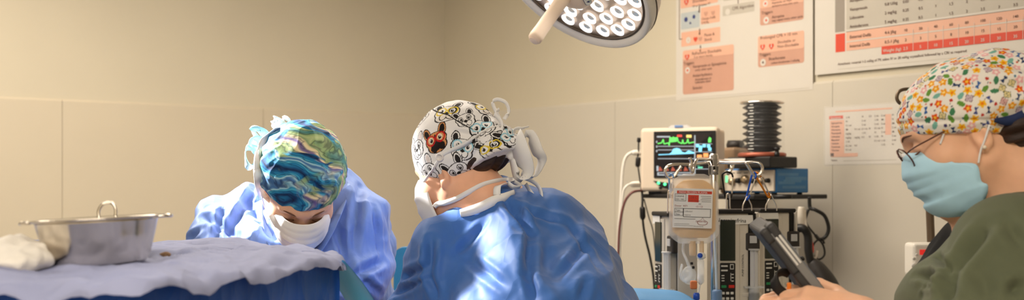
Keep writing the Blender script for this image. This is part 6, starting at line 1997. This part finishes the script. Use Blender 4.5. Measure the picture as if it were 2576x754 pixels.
def cable_bundle():
    """leads hung on the shelf's peg, right of the trolley"""
    Y = 3.92
    blk = mat('black_cable_jacket', srgb(24, 22, 22), .45)
    def lead(nm, lab, cat, pts, r, m=blk):
        t = thing(nm, lab, cat, pts[0]); b = MB(); b.tube(pts, r, 10, smoothpath=6); b.build('cord', m, t); return t
    lead('cable', 'black cable loop hanging from the right end of the trolley shelf', 'cable', [W(2036, 495, Y), W(2038, 522, Y), W(2050, 527, Y - .02), W(2072, 540, Y - .02), W(2082, 560, Y - .02), W(2084, 580, Y - .02), W(2076, 596, Y - .02), W(2062, 602, Y - .02), W(2052, 592, Y)], .0065)
    t = lead('cable', 'thin black lead tangled in a loop below the black cable loop', 'cable', [W(2026, 530, Y - .01), W(2028, 560, Y - .01), W(2050, 590, Y - .03), W(2070, 615, Y - .03), W(2074, 640, Y - .03), W(2060, 652, Y - .03), W(2042, 640, Y - .03), W(2048, 612, Y - .03), W(2066, 600, Y - .03), W(2074, 612, Y - .03)], .0035)
    lead('cable', 'black lead drooping behind the red clip', 'cable', [W(2034, 526, Y), W(2024, 560, Y), W(2028, 610, Y), W(2044, 668, Y), W(2058, 690, Y), W(2052, 640, Y)], .005)
    # black breathing hose and bag
    t = thing('breathing_hose', 'black corrugated breathing hose with rubber bag hanging below the trolley shelf', 'hose', W(2010, 560, 3.86))
    b = MB(); P = [W(1988, 600, 3.86), W(2000, 578, 3.84), W(2020, 574, 3.82), W(2032, 592, 3.82), W(2034, 630, 3.82), W(2040, 660, 3.82)]
    P2, _ = smooth_path(P, 16); b.tube(P2, [.013 + .0022 * (i % 2) for i in range(len(P2))], 14); b.build('corrugated_tube', BLK, t)
    b = MB(); b.tube([W(2040, 655, 3.82), W(2052, 672, 3.82), W(2066, 700, 3.82), W(2082, 740, 3.82), W(2084, 790, 3.82), W(2080, 850, 3.82), W(2076, 880, 3.82)], [.014, .030, .042, .050, .054, .044, .016], 20, smoothpath=6); b.build('breathing_bag', mat('dark_grey_rubber', srgb(46, 42, 40), .5, bump=.06, bscale=30), t)
    cl = mat('white_clip_plastic', srgb(228, 218, 202), .4, bump=.02, bscale=40); rc = mat('red_clip_plastic', srgb(222, 60, 40), .4, bump=.02, bscale=40)
    t = thing('probe_clip', 'long white probe clip hanging from the trolley shelf beside the cable loop', 'clip', W(2016, 524, Y - .04))
    b = MB(); b.tube([W(2016, 520, Y - .04), W(2015, 545, Y - .04), W(2018, 570, Y - .04), W(2026, 590, Y - .04), W(2032, 600, Y - .04)], [.011, .014, .011, .008, .006], 12, smoothpath=5); b.build('body', cl, t)
    b = MB(); b.tube([W(2024, 530, Y - .03), W(2026, 560, Y - .045), W(2034, 588, Y - .045), W(2040, 610, Y - .04)], .005, 10, smoothpath=5); b.build('lever', cl, t)
    t = thing('electrode_clip', 'red and white electrode clip among the tangled black cables', 'clip', W(2030, 592, Y - .06))
    b = MB(); b.tube([W(2027, 594, Y - .06), W(2036, 600, Y - .06), W(2041, 618, Y - .06), W(2042, 634, Y - .06), W(2036, 636, Y - .06)], [.007, .008, .008, .007, .004], 12, smoothpath=5); b.build('jaw', rc, t)
    b = MB(); b.tube([W(2027, 600, Y - .06), W(2030, 618, Y - .06), W(2036, 634, Y - .06), W(2050, 650, Y - .055), W(2056, 630, Y - .055)], [.006, .006, .005, .004, .004], 12, smoothpath=5); b.build('jaw', cl, t)


def tablet():
    """thick handheld tablet held edge-on by the nurse"""
    Y = 1.79
    A, B = W(1926, 572, Y), W(2062, 745, Y)
    d = (A - B); L = np.linalg.norm(d); d /= L
    sd = np.array((d[2], 0, -d[0]))                # across the edge, to the upper right in the photo
    away = np.cross(sd, d); away = away if away[1] > 0 else -away
    # turn the slab a little so that both the back rim and the side rim show
    c0 = (A + B) / 2; v = c0 - np.array((0, 0, EYE)); v /= np.linalg.norm(v)
    v = v - d * (v @ d); v /= np.linalg.norm(v); sd = sd - d * (sd @ d) - v * (sd @ v); sd /= np.linalg.norm(sd)
    al = math.radians(-3.5)                          # turned a little so that its back shows beside the edge
    dp = v * math.cos(al) + sd * math.sin(al); ax_ = sd * math.cos(al) - v * math.sin(al)
    rt = thing('tablet', 'thick dark grey rugged tablet with a hand strap, held by the person in olive green', 'tablet', B)
    R3 = np.stack((ax_, dp, d))
    gy = mat('dark_tablet_rubber', srgb(62, 60, 60), .5, bump=.05, bscale=90); lg = mat('grey_tablet_edge', srgb(132, 130, 128), .4, bump=.03, bscale=80); st = mat('white_edge_strip', srgb(226, 222, 216), .4, bump=.01, bscale=80)
    c = (A + B) / 2
    thk = .027; dep = .150
    o = c + dp * (dep / 2 - .012)
    b = MB(); b.box(o, (thk, dep, L), R3, .006, 3); b.build('body', gy, rt)
    b = MB(); b.box(o + ax_ * .0055 - dp * (dep / 2 + .0005), (.0135, .006, L - .020), R3, .002); sr = b.build('side_edge', lg, rt)
    for k, x in enumerate((.0025, .0085)):
        b = MB(); b.box(o + ax_ * x - dp * (dep / 2 + .004) + d * (L * .16), (.0034, .0016, L * .40), R3, .0006); b.build('edge_strip', st, sr)
    b = MB(); b.box(o + ax_ * (thk / 2 + .0004) , (.0014, dep - .026, L - .034), R3, .0004); b.build('screen', mat('tablet_screen_glass', srgb(28, 30, 34), .1, emit=(.55, .6, .65), estr=.25, bump=.004, bscale=6), rt)
    for q in (-1, 1):
        b = MB(); b.box(o + d * (L / 2 - .010) - dp * (dep / 2 - .012) + ax_ * q * .0066, (.0155, .034, .028), R3, .006, 3); b.build('corner_guard', gy, rt)
    b = MB(); b.box(o - d * (L * .10) - dp * (dep / 2 + .001) - ax_ * .006, (.014, .003, .0012), R3); b.build('seam', BLK, rt)
    b = MB(); b.lathe([(.004, 0), (.004, .004), (.001, .005)], o + ax_ * .0138 - dp * (dep / 2 - .012) - d * .005, ax_, 14); b.build('power_button', BLK, rt)
    strap = mat('black_webbing', srgb(34, 30, 28), .7, bump=.4, bscale=160, bdist=.001); orm = mat('orange_tab', srgb(240, 130, 40), .6, bump=.1, bscale=90)
    b = MB(); b.ribbon([W(1985, 690, Y + .02), W(1970, 684, Y + .01), W(1954, 690, Y), W(1949, 706, Y - .005), W(1956, 724, Y - .005), W(1972, 738, Y), W(1992, 752, Y + .01), W(2004, 764, Y + .02)], .020, (.35, -.35, .85), th=.003, widths=[.012, .014, .016, .016, .016, .016, .014, .012]); s_ = b.build('hand_strap', strap, rt)
    b = MB(); b.box(W(1985, 727, Y + .004), (.007, .006, .022), None, .002); b.build('strap_tab', orm, s_)


def drip_stand():
    Y = 3.30
    top = W(2330, 238, Y); bx = W(2345, 580, Y)
    rt = thing('drip_stand', 'dark bronze drip stand with a curled hook, behind the person in olive green', 'stand', (bx[0], bx[1], 0))
    m = mat('bronze_tube', srgb(112, 96, 80), .35, .6, bump=.02, bscale=40)
    x, y = bx[0], bx[1]
    b = MB(); b.tube([(x, y, .08), (x - .0, y, 1.1), (x - .012, y, 1.40), (x - .02, y, 1.60)], .0115, 14); b.build('pole', m, rt)
    for q in (-1, 1):
        if q < 0: P = [(x - .02, y, 1.595), (x - .03, y, 1.612), W(2310, 228, Y), W(2280, 224, Y), W(2262, 230, Y), W(2256, 245, Y), W(2262, 258, Y), W(2276, 262, Y), W(2288, 256, Y)]
        else: P = [(x - .02, y, 1.595), (x - .01, y, 1.612), (x + .03, y, 1.628), (x + .065, y, 1.633), (x + .085, y, 1.626), (x + .092, y, 1.609), (x + .085, y, 1.594), (x + .069, y, 1.589)]
        b = MB(); b.tube(P, .0052, 10, smoothpath=5); b.build('hook', m, rt)
    for i in range(5):
        a = 2 * PI * i / 5 + .2; e = np.array((x + .25 * math.cos(a), y + .25 * math.sin(a), .065))
        b = MB(); b.tube([(x, y, .11), e], [.015, .010], 10); f = b.build('foot', m, rt)
        b = MB(); b.lathe([(.001, -.011), (.026, -.011), (.028, 0), (.026, .011), (.001, .011)], (e[0], e[1], .028), (-math.sin(a), math.cos(a), 0), 22); b.tube([e, (e[0], e[1], .04)], .007, 8); b.build('caster', BLK, f)
    # infusion pump clamped to it
    Yp = 3.20
    c = W(2333, 652, Yp)
    rp = thing('infusion_pump', 'white infusion pump with a red display, clamped to the bronze drip stand', 'infusion pump', c)
    wh = mat('white_pump_case', srgb(232, 226, 216), .4, bump=.02, bscale=60)
    s = Yp / F
    b = MB(); b.box(c, (96 * s, .075, 84 * s), None, .010, 3); b.build('case', wh, rp)
    b = MB(); b.box(c - (0, .0395, 0), (86 * s, .004, 74 * s), None, .003); fp = b.build('front_plate', wh, rp)
    b = MB(); b.box(W(2332, 634, Yp - .043), (36 * s, .003, 13 * s), None, .001); b.build('display', mat('red_led_display', srgb(190, 20, 16), .3, emit=(.9, .04, .03), estr=.5, bump=.01, bscale=20), fp)
    gk = mat('pale_grey_key', srgb(206, 202, 194), .5, bump=.02, bscale=40)
    for x_, y_, r in ((2300, 668, 7), (2318, 668, 6), (2336, 668, 6), (2299, 650, 4), (2306, 640, 3)):
        b = MB(); b.lathe([(r * s, 0), (r * s * .9, .003), (.001, .0035)], W(x_, y_, Yp - .041), (0, -1, 0), 18); b.build('key', gk, fp)
    b = MB(); b.tube([W(2290, 690, Yp - .01), W(2290, 720, Yp - .01), W(2296, 760, Yp), W(2300, 900, Yp)], .004, 10, smoothpath=5); b.build('outlet_line', mat('white_cable_jacket', srgb(232, 226, 214), .45), rp)
    b = MB(); b.box((x, (y + c[1] + .0375) / 2 - .0, c[2]), (.04, abs(y - c[1]) - .03, .04), None, .006); b.build('clamp', BLK, rp)


def stool_and_stand():
    Y = 4.05
    tl = W(1082, 650, Y)
    rt = thing('stool', 'blue padded stool backrest showing between the two gowned surgeons', 'stool', (tl[0], Y, 0))
    up = mat('blue_vinyl_pad', srgb(40, 122, 176), .45, var=.03, vscale=10, bump=.1, bscale=40)
    x = tl[0]
    w_, z0, z1 = .13, .80, EYE + (HY - 621) * Y / F
    b = MB(); b.prism(rrect(-w_, z0, w_, z1, .035, 8), (x + .0, Y - .03, 0), (1, 0, 0), ZU, (0, 1, 0), .06); o = b.build('backrest', up, rt)
    b = MB(); b.tube([(x, Y + .04, .86), (x, Y + .05, .60), (x, Y - .10, .55), (x, Y - .24, .60)], .012, 10, smoothpath=5); b.build('back_bar', CHROME, rt)
    b = MB(); b.lathe([(.001, 0), (.17, 0), (.19, .02), (.19, .05), (.17, .075), (.001, .08)], (x, Y - .24, .60)); b.build('seat', up, rt)
    b = MB(); b.lathe([(.03, 0), (.03, .25), (.02, .26), (.02, .5)], (x, Y - .24, .10)); b.build('column', CHROME, rt)
    for i in range(5):
        a = 2 * PI * i / 5; e = np.array((x + .26 * math.cos(a), Y - .24 + .26 * math.sin(a), .06))
        b = MB(); b.tube([(x, Y - .24, .11), e], [.02, .013], 10); f = b.build('foot', BLK, rt)
        b = MB(); b.lathe([(.001, -.012), (.024, -.012), (.026, 0), (.024, .012), (.001, .012)], (e[0], e[1], .026), (-math.sin(a), math.cos(a), 0), 20); b.build('caster', BLK, f)
    # instrument stand under a pale blue cloth
    Y = 2.76; c = W(1594, 740, Y); zt = EYE + (HY - 737) * Y / F
    st = thing('instrument_stand', 'instrument stand hidden under the pale blue cloth beside the infusion stand', 'stand', (c[0], Y, 0))
    b = MB(); b.box((c[0] + .02, Y + .02, zt - .022), (.20, .21, .02), None, .006); b.build('tray', CHROME, st)
    b = MB(); b.lathe([(.016, 0), (.016, zt - .07)], (c[0] + .02, Y + .02, .04)); b.build('post', CHROME, st)
    b = MB(); b.box((c[0] + .02, Y + .02, .02), (.18, .18, .04), None, .012); b.build('base', BLK, st)
    pb = mat('pale_blue_cloth', srgb(96, 158, 214), .65, var=.04, vscale=8, bump=.2, bscale=24, bdist=.004)
    n = 44; rows = []
    ox, oy = c[0] + .02, Y + .02
    prof = [(0.02, .000), (.5, .000), (.9, -.001), (1.0, -.006), (1.05, -.03), (1.08, -.10), (1.12, -.22), (1.16, -.34)]
    for k, (r, dz) in enumerate(prof):
        ring = []
        for j in range(72):
            a = 2 * PI * j / 72; q = (abs(math.cos(a)) ** 5 + abs(math.sin(a)) ** 5) ** (-.2)
            fl = (.020 * math.sin(a * 9 + 1) if r > 1.04 else .004 * math.sin(a * 9 + 1) * (r > .9)) * min(1, max(0, (r - .98) * 12))
            ring.append((ox + (.125 * r + fl) * math.cos(a) * q, oy + (.145 * r + fl) * math.sin(a) * q, zt + dz - .006 * abs(math.cos(a)) * (r > .4)))
        rows.append(ring)
    b = MB(); b.rings(rows, caps=False); inner = [[(ox + (p[0] - ox) * .985, oy + (p[1] - oy) * .985, p[2] - .0015) for p in r] for r in rows]
    b.rings(inner[::-1], caps=False); b.add(rows[0] + inner[0], [tuple(range(71, -1, -1))], 0)
    tag(b.build('drape_cloth', pb), 'pale blue cloth lying over the instrument stand below the white cables', 'cloth')


def hangers():
    Y = 2.945
    carabiner('carabiner', 'black carabiner on the right of the chrome stand pole', ('black_anodised', srgb(34, 30, 28)), (1830, 432), (1832, 500), 3.09, .030)
    wire_hanger(486, 1826, 1837, 530, 3.08, 'steel wire hanger hanging from the black carabiner')
    carabiner('carabiner', 'blue carabiner hanging from the right arm of the chrome stand', ('blue_anodised', srgb(36, 84, 190)), (1899, 434), (1879, 502), Y, .012, .6)
    wire_hanger(494, 1868, 1891, 530, Y, 'steel wire hanger hanging from the blue carabiner')
    carabiner('carabiner', 'orange carabiner hanging beside the blue one from the chrome stand', ('orange_anodised', srgb(226, 138, 36)), (1903, 434), (1936, 497), Y + .004, .012, .6)
    wire_hanger(490, 1926, 1954, 530, Y + .004, 'steel wire hanger hanging from the orange carabiner')
    carabiner('carabiner', 'pale blue carabiner on the left curled hook beside the fluid bag', ('pale_blue_anodised', srgb(120, 160, 205)), (1689, 438), (1687, 482), Y, .012, .5)
    wire_hanger(478, 1679, 1690, 536, Y, 'steel wire hanger left of the fluid bag')
# ================================================================== BUILD
room()
posters()
table_and_drapes()
LAMP_C, LAMP_N = surgical_lamp()
surgeon()
assistant()
nurse()
iv_rack()
blood_bag()
pumps()
hangers()
_c, _w, _n, _R3, ZS, _at = anesthesia_machine()
monitor(ZS)
cable_bundle()
tablet()
drip_stand()
stool_and_stand()


# ================================================================== LIGHT AND CAMERA
def aim(o, d):
    o.rotation_euler = Vector([float(x) for x in d]).to_track_quat('-Z', 'Y').to_euler()


def area(name, loc, d, sx, sy, power, col):
    L = bpy.data.lights.new(name, 'AREA'); L.shape = 'RECTANGLE'; L.size = sx; L.size_y = sy; L.energy = power; L.color = col
    o = bpy.data.objects.new(name, L); COL.objects.link(o); o.location = [float(v) for v in loc]; aim(o, d); return o


def spot(name, loc, target, power, col, ang, blend, r):
    L = bpy.data.lights.new(name, 'SPOT'); L.energy = power; L.color = col; L.spot_size = math.radians(ang); L.spot_blend = blend; L.shadow_soft_size = r
    o = bpy.data.objects.new(name, L); COL.objects.link(o); o.location = [float(v) for v in loc]; aim(o, np.array(target) - np.array(loc)); return o


WARM = (1.0, .89, .75)
area('ceiling_light', (-1.95, 3.65, CEIL - .02), (0, 0, -1), 1.2, .6, 42, WARM)
area('ceiling_light', (-.25, 3.65, CEIL - .02), (0, 0, -1), 1.6, 1.0, 55, WARM)
area('ceiling_light', (-.4, -.3, CEIL - .02), (0, 0, -1), 1.8, .6, 62, (1.0, .92, .82))
spot('surgical_lamp_beam', LAMP_C + LAMP_N * .03, LAMP_C + LAMP_N * 1.0, 18, (1.0, .96, .92), 75, 1.0, .12)
spot('second_surgical_lamp_beam', (-1.75, 3.05, 2.35), (-.585, 2.56, 1.43), 1900, (1.0, .98, .97), 13, .5, .10)

w = bpy.data.worlds.new('room_air'); SC.world = w; w.use_nodes = True
w.node_tree.nodes['Background'].inputs['Color'].default_value = (1, .85, .68, 1); w.node_tree.nodes['Background'].inputs['Strength'].default_value = .05

cam = bpy.data.cameras.new('camera'); co = bpy.data.objects.new('camera', cam); COL.objects.link(co)
co.location = (0, 0, EYE); co.rotation_euler = (PI / 2, 0, 0)
cam.sensor_fit = 'HORIZONTAL'; cam.sensor_width = 36; cam.lens = 36 * F / 2576; cam.shift_y = (HY - 377) / 2576; cam.clip_start = .05
cam.dof.use_dof = True; cam.dof.focus_distance = 2.4; cam.dof.aperture_fstop = 4.0
SC.camera = co
SC.view_settings.view_transform = 'Standard'; SC.view_settings.look = 'None'; SC.view_settings.gamma = 1.0; SC.view_settings.use_curve_mapping = False
SC.view_settings.exposure = 0.0
SC.cycles.use_denoising = True
SC.cycles.max_bounces = 8; SC.cycles.diffuse_bounces = 4; SC.cycles.transparent_max_bounces = 12; SC.cycles.sample_clamp_indirect = 6.0
